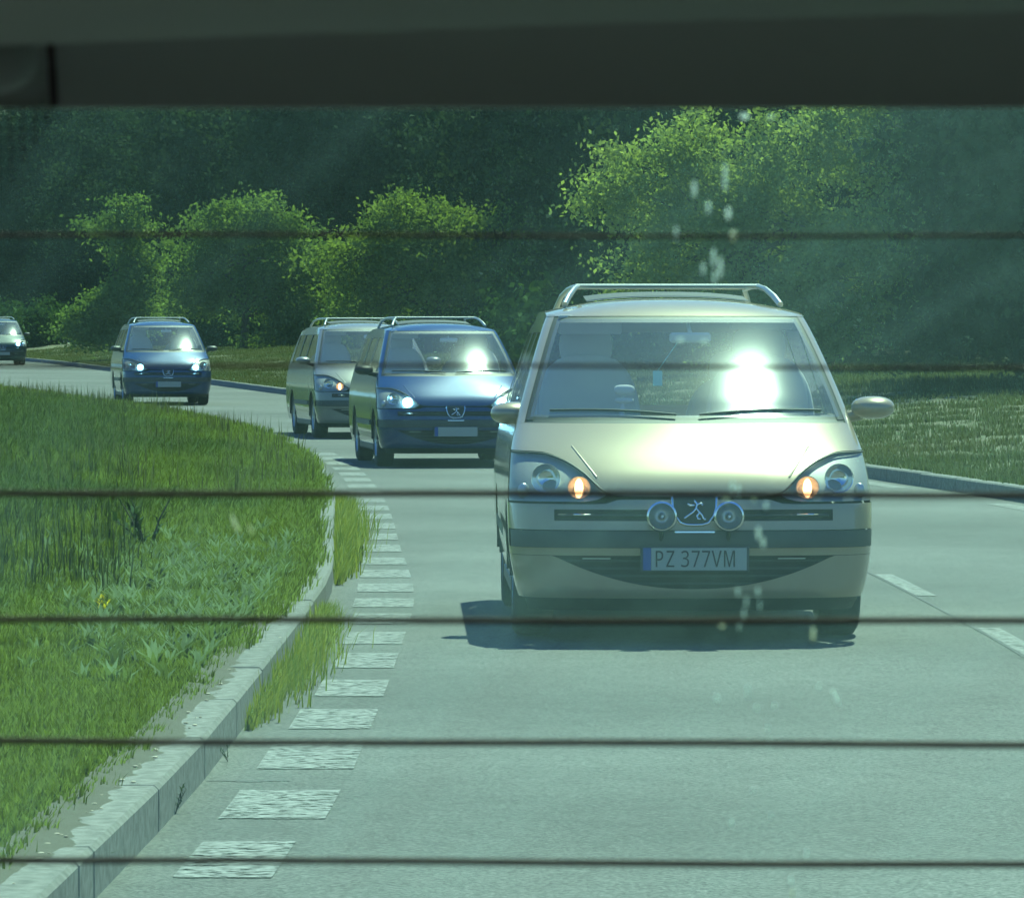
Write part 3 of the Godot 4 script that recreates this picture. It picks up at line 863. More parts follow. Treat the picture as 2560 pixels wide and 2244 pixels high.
	part(car, "headliner_edge", grid(40, 4, func(u: float, v: float):
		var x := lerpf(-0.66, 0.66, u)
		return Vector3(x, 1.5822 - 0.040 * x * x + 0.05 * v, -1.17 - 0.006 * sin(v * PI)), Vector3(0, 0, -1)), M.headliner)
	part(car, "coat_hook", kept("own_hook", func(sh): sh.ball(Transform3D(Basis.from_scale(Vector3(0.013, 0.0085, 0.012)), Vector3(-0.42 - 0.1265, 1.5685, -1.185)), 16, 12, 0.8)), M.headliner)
	# shell
	part(car, "roof", grid(20, 20, func(u: float, v: float):
		var x := lerpf(-0.70, 0.70, u)
		return Vector3(x, 1.66 - 0.05 * x * x, lerpf(-1.365, 2.1, v)), Vector3.UP), M.own_body)
	for s in [-1.0, 1.0]:
		part(car, "roof_edge", kept("own_edge%d" % s, func(sh): sh.box(Transform3D(Basis(), Vector3(s * 0.69, 1.59, 0.33)), Vector3(0.07, 0.10, 3.56), 0.02)), M.own_body)
		part(car, "side_panel", kept("own_side%d" % s, func(sh): sh.box(Transform3D(Basis(), Vector3(s * 0.84, 0.66, 0.75)), Vector3(0.08, 0.8, 4.9), 0.03)), M.own_body)
		for z in [-1.28, -0.45, 0.85]:
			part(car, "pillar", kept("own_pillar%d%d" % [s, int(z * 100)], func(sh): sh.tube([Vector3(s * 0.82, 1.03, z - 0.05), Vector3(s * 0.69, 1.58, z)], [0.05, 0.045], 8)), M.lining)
		for k in [[-1.22, -0.5], [-0.4, 0.8], [0.9, 2.1]]:
			part(car, "side_window", kept("own_window%d%d" % [s, int(k[0] * 100)], func(sh): sh.flat([Vector3(s * 0.82, 1.05, k[0]), Vector3(s * 0.82, 1.05, k[1]), Vector3(s * 0.70, 1.55, k[1]), Vector3(s * 0.70, 1.55, k[0])], Vector3(s, 0.2, 0).normalized())), M.screen)
		for z in [-0.75, 1.95]:
			wheel(car, s * 0.78, z)
	part(car, "floor_pan", kept("own_floor", func(sh): sh.box(Transform3D(Basis(), Vector3(0, 0.36, 0.75)), Vector3(1.5, 0.16, 4.7), 0.03)), M.trim)
	part(car, "tailgate", kept("own_gate", func(sh): sh.box(Transform3D(Basis(), Vector3(0, 0.76, -1.63)), Vector3(1.5, 0.74, 0.09), 0.04)), M.own_body)
	part(car, "bumper", kept("own_bumper", func(sh): sh.box(Transform3D(Basis(), Vector3(0, 0.42, -1.68)), Vector3(1.66, 0.24, 0.2), 0.06)), M.own_body)
	part(car, "parcel_shelf", kept("own_shelf", func(sh): sh.box(Transform3D(Basis(), Vector3(0, 1.02, -1.15)), Vector3(1.5, 0.03, 0.8), 0.01)), M.trim)
	part(car, "hood", kept("own_hood", func(sh): sh.box(Transform3D(Basis(), Vector3(0, 0.86, 2.75)), Vector3(1.6, 0.34, 0.9), 0.08)), M.own_body)
	for s in [-1.0, 1.0]:
		part(car, "seat", kept("own_seat%d" % s, func(sh):
			sh.ball(Transform3D(Basis.from_scale(Vector3(0.27, 0.36, 0.10)), Vector3(s * 0.40, 0.86, 1.35)), 16, 10, 0.6)
			sh.ball(Transform3D(Basis.from_scale(Vector3(0.26, 0.10, 0.26)), Vector3(s * 0.40, 0.54, 1.62)), 16, 10, 0.6)), M.seat)

func dirt_haze_sheet() -> ArrayMesh:
	var n := Vector3(0, sin(GLASS_TILT), -cos(GLASS_TILT))
	var up := Vector3(0, cos(GLASS_TILT), sin(GLASS_TILT))
	var middle := Vector3(0, GLASS_AT.y, GLASS_AT.z) + n * 0.0026
	# alpha: dirt cover, thickened where a veil of haze is painted in; the rear wiper turns about the foot of the pane and leaves its arcs in it
	var wide := 2048
	var high := 840
	var im := Image.create(wide, high, false, Image.FORMAT_RGBA8)
	var s := FastNoiseLite.new()
	s.seed = 71
	s.frequency = 0.012
	s.fractal_octaves = 4
	var g := FastNoiseLite.new()
	g.seed = 72
	g.frequency = 0.09
	g.fractal_octaves = 2
	rng.seed = 73
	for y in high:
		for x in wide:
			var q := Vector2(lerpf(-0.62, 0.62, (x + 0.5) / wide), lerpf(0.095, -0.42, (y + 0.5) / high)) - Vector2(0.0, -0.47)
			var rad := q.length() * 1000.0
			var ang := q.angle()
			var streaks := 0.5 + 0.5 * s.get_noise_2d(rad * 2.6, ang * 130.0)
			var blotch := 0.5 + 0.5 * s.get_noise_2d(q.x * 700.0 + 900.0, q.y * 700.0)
			var wiped_haze := smoothstep(700.0, 600.0, rad + 60.0 * s.get_noise_2d(ang * 160.0, 40.0))  # wiper smears, also used to paint the denser haze on this side
			var a := 0.04 + 0.19 * streaks * streaks + 0.10 * blotch + 0.23 * wiped_haze * (0.5 + 0.5 * streaks)
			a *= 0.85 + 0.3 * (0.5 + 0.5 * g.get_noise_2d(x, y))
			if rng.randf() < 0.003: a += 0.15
			im.set_pixel(x, y, Color(0.81, 0.97, 0.99, clampf(a, 0.0, 1.0)))  # bluish tone puts the haze into the dirt colour
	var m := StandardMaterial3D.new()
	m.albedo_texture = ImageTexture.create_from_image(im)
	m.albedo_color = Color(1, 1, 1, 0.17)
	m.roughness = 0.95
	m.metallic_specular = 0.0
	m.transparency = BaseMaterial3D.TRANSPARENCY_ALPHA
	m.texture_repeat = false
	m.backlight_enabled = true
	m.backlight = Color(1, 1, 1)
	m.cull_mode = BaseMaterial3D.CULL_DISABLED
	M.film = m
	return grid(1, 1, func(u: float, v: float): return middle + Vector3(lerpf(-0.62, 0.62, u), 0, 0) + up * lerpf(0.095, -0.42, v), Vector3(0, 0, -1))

# ---------------------------------------------------------------- plants
func blade(s: Shape, foot: Vector3, lean: Vector3, height: float, width: float, col: Color, bend := 0.5) -> void:
	var side := lean.cross(Vector3.UP)
	side = (side if side.length() > 0.01 else Vector3.RIGHT).normalized()
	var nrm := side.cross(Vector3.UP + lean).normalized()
	nrm = (nrm * 0.45 + Vector3.UP).normalized()      # normals turned up to make the blades look sunlit
	var p := [foot, foot + Vector3.UP * height * 0.5 + lean * height * 0.25, foot + Vector3.UP * height * (1.0 - 0.25 * bend) + lean * height * (0.5 + 0.5 * bend)]
	var a := s.put(p[0] - side * width * 0.5, nrm, Vector2.ZERO, col)
	var b := s.put(p[0] + side * width * 0.5, nrm, Vector2.ZERO, col)
	var c := s.put(p[1] - side * width * 0.42, nrm, Vector2.ZERO, col)
	var d := s.put(p[1] + side * width * 0.42, nrm, Vector2.ZERO, col)
	var e := s.put(p[2], nrm, Vector2.ZERO, col)
	s.tri(a, b, c); s.tri(b, d, c); s.tri(c, d, e)

func tuft(s: int, count: int, spread: float, width: float, low: float, high: float) -> ArrayMesh:
	rng.seed = s
	var sh := Shape.new()
	for k in count:
		var a := rng.randf() * TAU
		var r := sqrt(rng.randf()) * spread
		var shade := rng.randf_range(0.5, 1.6)
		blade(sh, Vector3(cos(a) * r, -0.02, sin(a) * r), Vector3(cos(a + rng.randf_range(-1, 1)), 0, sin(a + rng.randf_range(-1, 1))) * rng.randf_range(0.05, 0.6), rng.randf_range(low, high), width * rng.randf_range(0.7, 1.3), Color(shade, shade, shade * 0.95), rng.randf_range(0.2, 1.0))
	return sh.mesh(true)

func scatter(called: String, m: Mesh, mt: Material, places: Array, tints: Array, label: String, category: String) -> MultiMeshInstance3D:
	var mm := MultiMesh.new()
	mm.transform_format = MultiMesh.TRANSFORM_3D
	mm.use_colors = true
	mm.mesh = m
	mm.instance_count = places.size()
	for k in places.size():
		mm.set_instance_transform(k, places[k])
		mm.set_instance_color(k, tints[k])
	var o := MultiMeshInstance3D.new()
	o.name = numbered(called)
	o.multimesh = mm
	o.material_override = mt
	add_child(o)
	tag(o, label, category, "", "stuff")
	return o

func stood(x: float, d: float, s: Vector3, lift := 0.0) -> Transform3D:
	return Transform3D(Basis(Vector3.UP, rng.randf() * TAU).scaled(s), Vector3(x, land(x, d) + lift, -d))

func grasses() -> void:
	var wide := FastNoiseLite.new()
	wide.seed = 81
	wide.frequency = 0.06
	# the traffic island's mown grass
	var turf := tuft(82, 18, 0.85, 0.075, 0.5, 1.0)
	var places := []
	var tints := []
	rng.seed = 83
	var steps := [[11.5, 22.0, 330.0], [22.0, 34.0, 190.0], [34.0, 60.0, 85.0], [60.0, 100.0, 34.0], [100.0, 200.0, 14.0]]
	for st in steps:
		var d: float = st[0]
		while d < st[1]:
			var slice := 0.25
			var far_left: float = minf((-220.0 - MIDDLE) / FOCAL * d, left_x(d) - 3.0)
			var near := left_x(d) - (0.17 if d < 24.0 else 0.10)
			var n := int(st[2] * slice * (near - far_left))
			for k in n:
				var x := rng.randf_range(far_left, near)
				var dd := d + rng.randf() * slice
				var off := near - x
				var bare := 0.0 + 0.09 * (0.5 + 0.5 * bumps.get_noise_2d(x * 9.0, dd * 5.0)) if dd < 26.0 else 0.03
				if off < bare and rng.randf() < 0.9: continue
				var w := wide.get_noise_2d(x * 3.0, dd * 1.2)
				var tall := smoothstep(1.2, 3.4, off + w * 1.5 + (0.6 if dd > 40.0 else 0.0))
				var h := rng.randf_range(0.07, 0.15) * (0.68 if dd < 22.0 else 1.0) * (1.0 + 0.6 * tall)
				var c := Color(0.118, 0.165, 0.020).lerp(Color(0.056, 0.095, 0.019), clampf(tall + w * 0.7, 0.0, 1.0))
				c = c.lerp(Color(0.10, 0.11, 0.025), rng.randf() * 0.2) * rng.randf_range(0.8, 1.25)
				places.append(stood(x, dd, Vector3.ONE * h * Vector3(1.15, 1.0, 1.15) * (1.0 if dd < 34.0 else 1.25)))
				tints.append(Color(c.r, c.g, c.b, 1))
			d += slice
	scatter("island_grass", turf, M.grass, places, tints, "short green grass covering the traffic island behind the kerb", "grass")
	# longer stems along its far rim
	var stems := tuft(84, 8, 0.35, 0.026, 0.6, 1.0)
	places = []; tints = []
	for k in 420:
		var d := rng.randf_range(40.0, 120.0)
		var x := left_x(d) - 0.2 - absf(rng.randfn(0.0, 0.8)) - (1.5 if rng.randf() < 0.4 else 0.0)
		var h := rng.randf_range(0.22, 0.5)
		places.append(stood(x, d, Vector3.ONE * h))
		var c := Color(0.07, 0.085, 0.03) * rng.randf_range(0.6, 1.2)
		tints.append(Color(c.r, c.g, c.b, 1))
	for k in 1500:
		var d := rng.randf_range(26.0, 100.0)
		var x := (rng.randf_range(-250.0, 330.0) - MIDDLE) / FOCAL * d
		if x > left_x(d) - 0.5: continue
		places.append(stood(x, d, Vector3.ONE * rng.randf_range(0.2, 0.42)))
		var c := Color(0.035, 0.055, 0.02) * rng.randf_range(0.6, 1.3)
		tints.append(Color(c.r, c.g, c.b, 1))
	scatter("tall_grass", stems, M.grass, places, tints, "tall seeding grass stems standing above the island's short grass", "grass")
	# pale broad-leaved weeds among the grass
	rng.seed = 85
	var broad := Shape.new()
	for k in 8:
		var a := TAU * k / 8.0 + rng.randf_range(-0.3, 0.3)
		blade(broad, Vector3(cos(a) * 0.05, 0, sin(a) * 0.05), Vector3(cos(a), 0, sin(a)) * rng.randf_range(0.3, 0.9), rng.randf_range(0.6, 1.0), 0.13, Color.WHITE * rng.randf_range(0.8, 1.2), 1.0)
	places = []; tints = []
	for k in 1500:
		var px := rng.randfn(600.0, 230.0)
		var py := rng.randfn(1530.0, 95.0)
		if py < 1340.0 or py > 1790.0: continue
		var g := on_ground(px, py + 40.0)
		if g.x > left_x(-g.z) - 0.25: continue
		places.append(stood(g.x, -g.z, Vector3.ONE * rng.randf_range(0.10, 0.21)))
		var c := Color(0.13, 0.185, 0.085) * rng.randf_range(0.6, 1.15)
		tints.append(Color(c.r, c.g, c.b, 1))
	scatter("broadleaf_weeds", broad.mesh(true), M.grass, places, tints, "pale broad leaved weeds growing through the middle of the island grass", "weeds")
	# the far verge
	var coarse := tuft(86, 14, 1.3, 0.12, 0.5, 1.0)
	places = []; tints = []
	rng.seed = 87
	for k in 42000:
		var d := rng.randf_range(36.0, 225.0)
		var o := pow(rng.randf(), 1.3) * 16.0 + 0.05
		var x := right_x(d) + 0.2 + o
		var px := column(d, x)
		if px < -120.0 or px > 2700.0: continue
		var c := Color(0.050, 0.066, 0.022).lerp(Color(0.072, 0.078, 0.032), clampf(0.4 + wide.get_noise_2d(x, d), 0.0, 1.0)) * rng.randf_range(0.75, 1.25)
		places.append(stood(x, d, Vector3.ONE * (rng.randf_range(0.08, 0.16) + 0.12 * smoothstep(5.0, 9.0, o))))
		tints.append(Color(c.r, c.g, c.b, 1))
	scatter("verge_grass", coarse, M.grass, places, tints, "dull green grass on the far verge between the road and the trees", "grass")
	# grit where the soil lies bare behind the kerb
	var grit := Shape.new()
	grit.ball(Transform3D(Basis.from_scale(Vector3(1, 0.3, 0.8))), 7, 5)
	places = []; tints = []
	for k in 420:
		var d := rng.randf_range(11.5, 26.0)
		var x := left_x(d) - 0.22 + rng.randfn(0.0, 0.07)
		var s := rng.randf_range(0.003, 0.012)
		places.append(Transform3D(Basis(Vector3.UP, rng.randf() * TAU).scaled(Vector3.ONE * s), Vector3(x, maxf(land(x, d), 0.147 if x > left_x(d) - 0.14 else 0.0) + s * 0.3, -d)))
		var g := rng.randf_range(0.6, 1.5)
		tints.append(Color(g, g * 0.94, g * 0.85))
	M.pebble.vertex_color_use_as_albedo = true
	scatter("grit", grit.mesh(), M.pebble, places, tints, "loose grit and crumbs of soil along the kerb top", "gravel")

func gutter_grass(label: String, from: float, to: float, count: int, wide: float, high: float, s: int) -> void:
	rng.seed = s
	var sh := Shape.new()
	var mid := (from + to) / 2.0
	var at := Vector3(left_x(mid) + 0.06, rise(mid), -mid)
	for k in count:
		var t := rng.randf()
		var d := lerpf(from, to, t)
		var swell := pow(sin(PI * clampf(t, 0.02, 0.98)), 0.6)
		var x := left_x(d) + 0.01 + absf(rng.randfn(0.0, wide * 0.5)) * swell
		var col := Color(0.19, 0.21, 0.04).lerp(Color(0.085, 0.125, 0.03), rng.randf()) * rng.randf_range(0.8, 1.25)
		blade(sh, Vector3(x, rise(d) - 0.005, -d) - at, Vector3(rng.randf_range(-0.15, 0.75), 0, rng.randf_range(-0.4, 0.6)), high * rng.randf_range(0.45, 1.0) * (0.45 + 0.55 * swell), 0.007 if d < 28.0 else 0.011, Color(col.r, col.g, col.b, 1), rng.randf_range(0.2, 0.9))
	var o := part(self, numbered("grass_tuft"), sh.mesh(true), M.grass, Transform3D(Basis(), at))
	tag(o, label, "grass tuft")

func weed(called: String, label: String, at: Vector3, high: float, dark: Color, s: int, stalks := 4) -> void:
	rng.seed = s
	var w := thing(called, label, "weed", Transform3D(Basis(), at))
	var st := Shape.new()
	var lv := Shape.new()
	for k in stalks:
		var a := rng.randf() * TAU
		var top := Vector3(cos(a) * high * 0.5, high * rng.randf_range(0.6, 1.0), sin(a) * high * 0.5)
		st.tube([Vector3.ZERO, top * 0.5 + Vector3(0, high * 0.1, 0), top], [high * 0.018, high * 0.014, high * 0.006], 5)
		for q in 7:
			var p := top * (0.25 + 0.12 * q)
			var b := rng.randf() * TAU
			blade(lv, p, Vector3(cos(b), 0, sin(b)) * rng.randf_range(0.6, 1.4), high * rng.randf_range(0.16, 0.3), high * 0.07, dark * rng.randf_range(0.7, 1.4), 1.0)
	part(w, "stem", st.mesh(), M.bark)
	part(w, "leaves", lv.mesh(true), M.grass)

# a crown: leaf-sized faces gathered in clumps through the volume of the lobes; each lobe is [centre, radii]
func crown(s: int, lobes: Array, clumps: int, leaves: int, leaf: float, clump: float, colours: Array, hollow := 0.55) -> ArrayMesh:
	rng.seed = s
	var sh := Shape.new()
	var total := 0.0
	for l in lobes:
		total += l[1].x * l[1].y * l[1].z
	for l in lobes:
		for k in int(clumps * l[1].x * l[1].y * l[1].z / total):
			var dir := Vector3(rng.randfn(), rng.randfn(), rng.randfn()).normalized()
			var c: Vector3 = l[0] + dir * l[1] * (rng.randf_range(1.05, 1.5) if rng.randf() < 0.18 else lerpf(hollow, 1.05, pow(rng.randf(), 0.7)))
			var tone: Color = colours[0].lerp(colours[1], rng.randf())
			var size := clump * rng.randf_range(0.6, 1.35)
			for q in leaves:
				var p := c + Vector3(rng.randfn() * size, rng.randfn() * size * 0.6, rng.randfn() * size)
				var nrm := Vector3(rng.randfn() * 0.7, rng.randf_range(-0.1, 1.0), rng.randfn() * 0.7).normalized()
				var side := nrm.cross(Vector3(rng.randfn(), rng.randfn(), rng.randfn())).normalized()
				var fore := nrm.cross(side)
				var w := leaf * rng.randf_range(0.6, 1.3)
				var m := rng.randf_range(0.85, 1.18)
				var col := Color(tone.r * m, tone.g * m, tone.b * m, 1)
				var a := sh.put(p - fore * w * 0.6, nrm, Vector2.ZERO, col)
				var b := sh.put(p + side * w * 0.36, nrm, Vector2.ZERO, col)
				var d := sh.put(p + fore * w * 0.6 - nrm * w * 0.15, nrm, Vector2.ZERO, col)
				var e := sh.put(p - side * w * 0.36, nrm, Vector2.ZERO, col)
				sh.tri(a, b, d); sh.tri(a, d, e)
	return sh.mesh(true)

func trunk(s: int, high: float, thick: float, lobes: Array) -> ArrayMesh:
	rng.seed = s
	var sh := Shape.new()
	var bole := [Vector3(0, -0.3, 0), Vector3(0.03, high * 0.15, 0), Vector3(rng.randf_range(-0.2, 0.2), high * 0.4, rng.randf_range(-0.2, 0.2)), Vector3(rng.randf_range(-0.3, 0.3), high * 0.72, 0), Vector3(0, high * 0.92, 0)]
	sh.tube(bole, [thick * 1.3, thick, thick * 0.75, thick * 0.4, thick * 0.1], 9)
	for l in lobes:
		for k in 4:
			var from: Vector3 = bole[1].lerp(bole[3], rng.randf_range(0.1, 0.9))
			var to: Vector3 = l[0] + Vector3(rng.randf_range(-0.7, 0.7), rng.randf_range(-0.3, 0.6), rng.randf_range(-0.7, 0.7)) * l[1]
			sh.tube([from, from.lerp(to, 0.5) + Vector3(0, 0.25, 0), to], [thick * 0.38, thick * 0.22, thick * 0.06], 6)
	return sh.mesh()

func tree(called: String, label: String, at: Vector3, crown_mesh: Mesh, trunk_mesh: Mesh, leaf: Material, turn := 0.0, size := Vector3.ONE, group := "") -> void:
	var t := thing(called, label, "tree", Transform3D(Basis(Vector3.UP, turn).scaled(size), at), group)
	part(t, "trunk", trunk_mesh, M.bark)
	part(t, "crown", crown_mesh, leaf)

func lobes(s: int, count: int, outline: Array, small: float, large: float) -> Array:   # outline: (height, half width)
	rng.seed = s
	var out := []
	for k in count:
		var y := lerpf(outline[0].x, outline[-1].x, (k + rng.randf()) / count)
		var w := crv(outline, y)
		var r := rng.randf_range(small, large) * clampf(w / 2.0, 0.6, 1.0)
		out.append([Vector3(rng.randf_range(-1.0, 1.0) * maxf(0.1, w - r * 0.6), y, rng.randf_range(-0.6, 0.6) * w * 0.6), Vector3(r * 1.25, r * 0.75, r)])
	return out

func standing(px: float, d: float) -> Vector3:
	var x := (px - MIDDLE) / FOCAL * d
	return Vector3(x, land(x, d), -d)

func trees() -> void:
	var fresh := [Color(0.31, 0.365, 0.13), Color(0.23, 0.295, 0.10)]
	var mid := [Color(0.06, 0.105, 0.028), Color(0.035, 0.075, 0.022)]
	# the bright two-headed tree over the gold minivan
	# each crown is many small lobes, so that it has shoulders, hollows and gaps
	var la := lobes(201, 13, [Vector2(1.0, 3.1), Vector2(2.2, 3.3), Vector2(3.6, 2.9)], 0.75, 1.15)
	for q in [[-1.9, 4.1, 1.0], [-1.0, 4.6, 0.85], [-2.6, 3.5, 0.7], [-0.2, 3.9, 0.8], [1.2, 4.8, 1.05], [2.0, 5.2, 0.85], [2.7, 4.4, 0.8], [1.4, 5.75, 0.6], [0.7, 3.9, 0.8], [3.1, 3.2, 0.6]]:
		la.append([Vector3(q[0], q[1], rng.randf_range(-0.5, 0.5)), Vector3(q[2], q[2] * 0.8, q[2])])
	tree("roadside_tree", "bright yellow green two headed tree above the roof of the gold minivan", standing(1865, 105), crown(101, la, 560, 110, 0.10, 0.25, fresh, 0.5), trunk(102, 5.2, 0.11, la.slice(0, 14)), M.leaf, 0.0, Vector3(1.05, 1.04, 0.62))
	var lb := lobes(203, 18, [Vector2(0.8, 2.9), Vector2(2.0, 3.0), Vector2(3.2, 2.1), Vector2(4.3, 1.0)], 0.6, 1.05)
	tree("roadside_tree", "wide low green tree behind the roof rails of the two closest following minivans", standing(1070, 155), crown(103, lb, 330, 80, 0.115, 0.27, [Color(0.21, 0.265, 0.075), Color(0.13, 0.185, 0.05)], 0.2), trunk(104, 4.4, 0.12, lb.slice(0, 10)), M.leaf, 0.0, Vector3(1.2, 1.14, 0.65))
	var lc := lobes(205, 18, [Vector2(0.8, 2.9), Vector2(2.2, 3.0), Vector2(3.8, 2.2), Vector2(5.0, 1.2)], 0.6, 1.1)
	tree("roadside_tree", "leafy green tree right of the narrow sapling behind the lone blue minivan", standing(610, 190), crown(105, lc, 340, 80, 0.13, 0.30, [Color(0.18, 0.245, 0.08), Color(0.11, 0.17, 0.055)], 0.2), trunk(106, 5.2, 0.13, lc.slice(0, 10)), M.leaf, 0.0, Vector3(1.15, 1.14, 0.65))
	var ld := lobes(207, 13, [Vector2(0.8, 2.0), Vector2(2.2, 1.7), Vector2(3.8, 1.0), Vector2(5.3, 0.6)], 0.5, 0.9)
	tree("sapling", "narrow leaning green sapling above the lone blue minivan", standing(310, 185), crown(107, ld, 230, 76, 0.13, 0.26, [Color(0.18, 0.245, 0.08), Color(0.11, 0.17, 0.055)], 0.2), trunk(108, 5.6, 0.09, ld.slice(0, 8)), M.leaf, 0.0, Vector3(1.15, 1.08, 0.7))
	# low bushes at the wood's edge
	var lbush := [[Vector3(0, 0.8, 0), Vector3(1.5, 0.9, 1.0)], [Vector3(0.9, 0.55, 0.2), Vector3(1.1, 0.6, 0.8)]]
	var bush := crown(109, lbush, 90, 46, 0.17, 0.26, mid, 0.3)
	var bush_wood := trunk(110, 1.3, 0.04, lbush)
	rng.seed = 111
	for k in 26:
		var px := lerpf(-60.0, 2680.0, (k + 0.5 * rng.randf()) / 26.0)
		var d := 100.0
		var o := rng.randf_range(9.5, 12.5)
		if px > 1950.0: continue
		for q in 30:      # the distance at which this sight line stands that far beyond the kerb
			d = clampf(d + ((right_x(d) + o) - (px - MIDDLE) / FOCAL * d) * 2.5, 60.0, 235.0)
		var t := rng.randf() * TAU
		var size := Vector3.ONE * rng.randf_range(0.8, 1.5)
		var p := standing(px, d)
		tree("bush", "low dark green bush at the foot of the wood", p, bush, bush_wood, M.dark_leaf, t, size, "bushes along the edge of the wood")
	# the wood behind: four kinds of tree in ragged rows
	var kinds := []
	var clear := [standing(1880, 105), standing(1960, 108), standing(1070, 155), standing(620, 190), standing(320, 185)]
	var broad := [[Vector3(0, 9.5, 0), Vector3(3.2, 3.4, 3.0)], [Vector3(-1.6, 7.0, 0.4), Vector3(2.8, 2.6, 2.6)], [Vector3(1.8, 6.4, -0.2), Vector3(2.8, 2.8, 2.6)], [Vector3(0, 3.6, 0.5), Vector3(3.4, 2.4, 2.8)]]
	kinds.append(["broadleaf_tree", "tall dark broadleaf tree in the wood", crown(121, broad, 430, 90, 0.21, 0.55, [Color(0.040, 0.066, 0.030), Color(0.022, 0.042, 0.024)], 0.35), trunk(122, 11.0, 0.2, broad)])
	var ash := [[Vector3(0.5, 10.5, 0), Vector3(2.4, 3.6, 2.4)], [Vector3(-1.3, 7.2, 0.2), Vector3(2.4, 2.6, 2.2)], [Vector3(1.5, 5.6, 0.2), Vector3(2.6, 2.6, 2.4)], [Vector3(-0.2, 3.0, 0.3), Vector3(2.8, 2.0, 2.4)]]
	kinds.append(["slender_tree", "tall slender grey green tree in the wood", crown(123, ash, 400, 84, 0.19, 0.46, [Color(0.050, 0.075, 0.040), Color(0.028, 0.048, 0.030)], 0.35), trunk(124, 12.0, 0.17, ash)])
	var pine := []
	for k in 8:
		var f := k / 7.0
		pine.append([Vector3(sin(k * 2.1) * 0.3, 1.6 + 11.0 * f, cos(k * 1.7) * 0.3), Vector3(lerpf(3.1, 0.7, f), 0.95, lerpf(3.1, 0.7, f))])
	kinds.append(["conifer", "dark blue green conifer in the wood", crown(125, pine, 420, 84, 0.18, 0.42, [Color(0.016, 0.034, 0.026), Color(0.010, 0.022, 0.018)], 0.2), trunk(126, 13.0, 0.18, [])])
	rng.seed = 131
	for row in [[13.0, 5.2, 0.0], [18.5, 5.6, 2.5], [26.0, 6.4, 1.0], [36.0, 7.5, 3.0]]:
		var d: float = 50.0 + row[2]
		while d < 300.0:
			var o: float = row[0] + rng.randf_range(-1.5, 1.5)
			var x := right_x(d) + 0.14 + o
			var px := column(d, x)
			var slope := (right_x(d + 2.0) - right_x(d - 2.0)) / 4.0
			d += row[1] / sqrt(1.0 + slope * slope) * rng.randf_range(0.85, 1.15)
			var pick := [0, 1, 2, 0, 1, 2, 2][rng.randi() % 7] as int
			var turn := rng.randf() * TAU
			var size := Vector3.ONE * rng.randf_range(0.9, 1.25) * Vector3(1, rng.randf_range(0.95, 1.2), 1)
			if px < -260.0 or px > 2840.0: continue
			var hides := false      # the sunlit trees stand clear of the wood
			for b in clear:
				hides = hides or Vector2(x - b.x, -d - b.z).length() < 10.5
			if hides: continue
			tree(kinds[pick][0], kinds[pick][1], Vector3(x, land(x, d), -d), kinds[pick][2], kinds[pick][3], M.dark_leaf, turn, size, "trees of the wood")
	# dark trees that come close to the road behind the right-hand verge
	for q in [[2600, 92.0, 2], [2760, 88.0, 0], [2470, 116.0, 2], [2330, 122.0, 2], [2540, 108.0, 1], [1420, 158.0, 2], [1300, 176.0, 0], [2080, 124.0, 0]]:
		tree(kinds[q[2]][0], kinds[q[2]][1], standing(q[0], q[1]), kinds[q[2]][2], kinds[q[2]][3], M.dark_leaf, rng.randf() * TAU, Vector3(0.85, 0.95, 0.85), "trees of the wood")

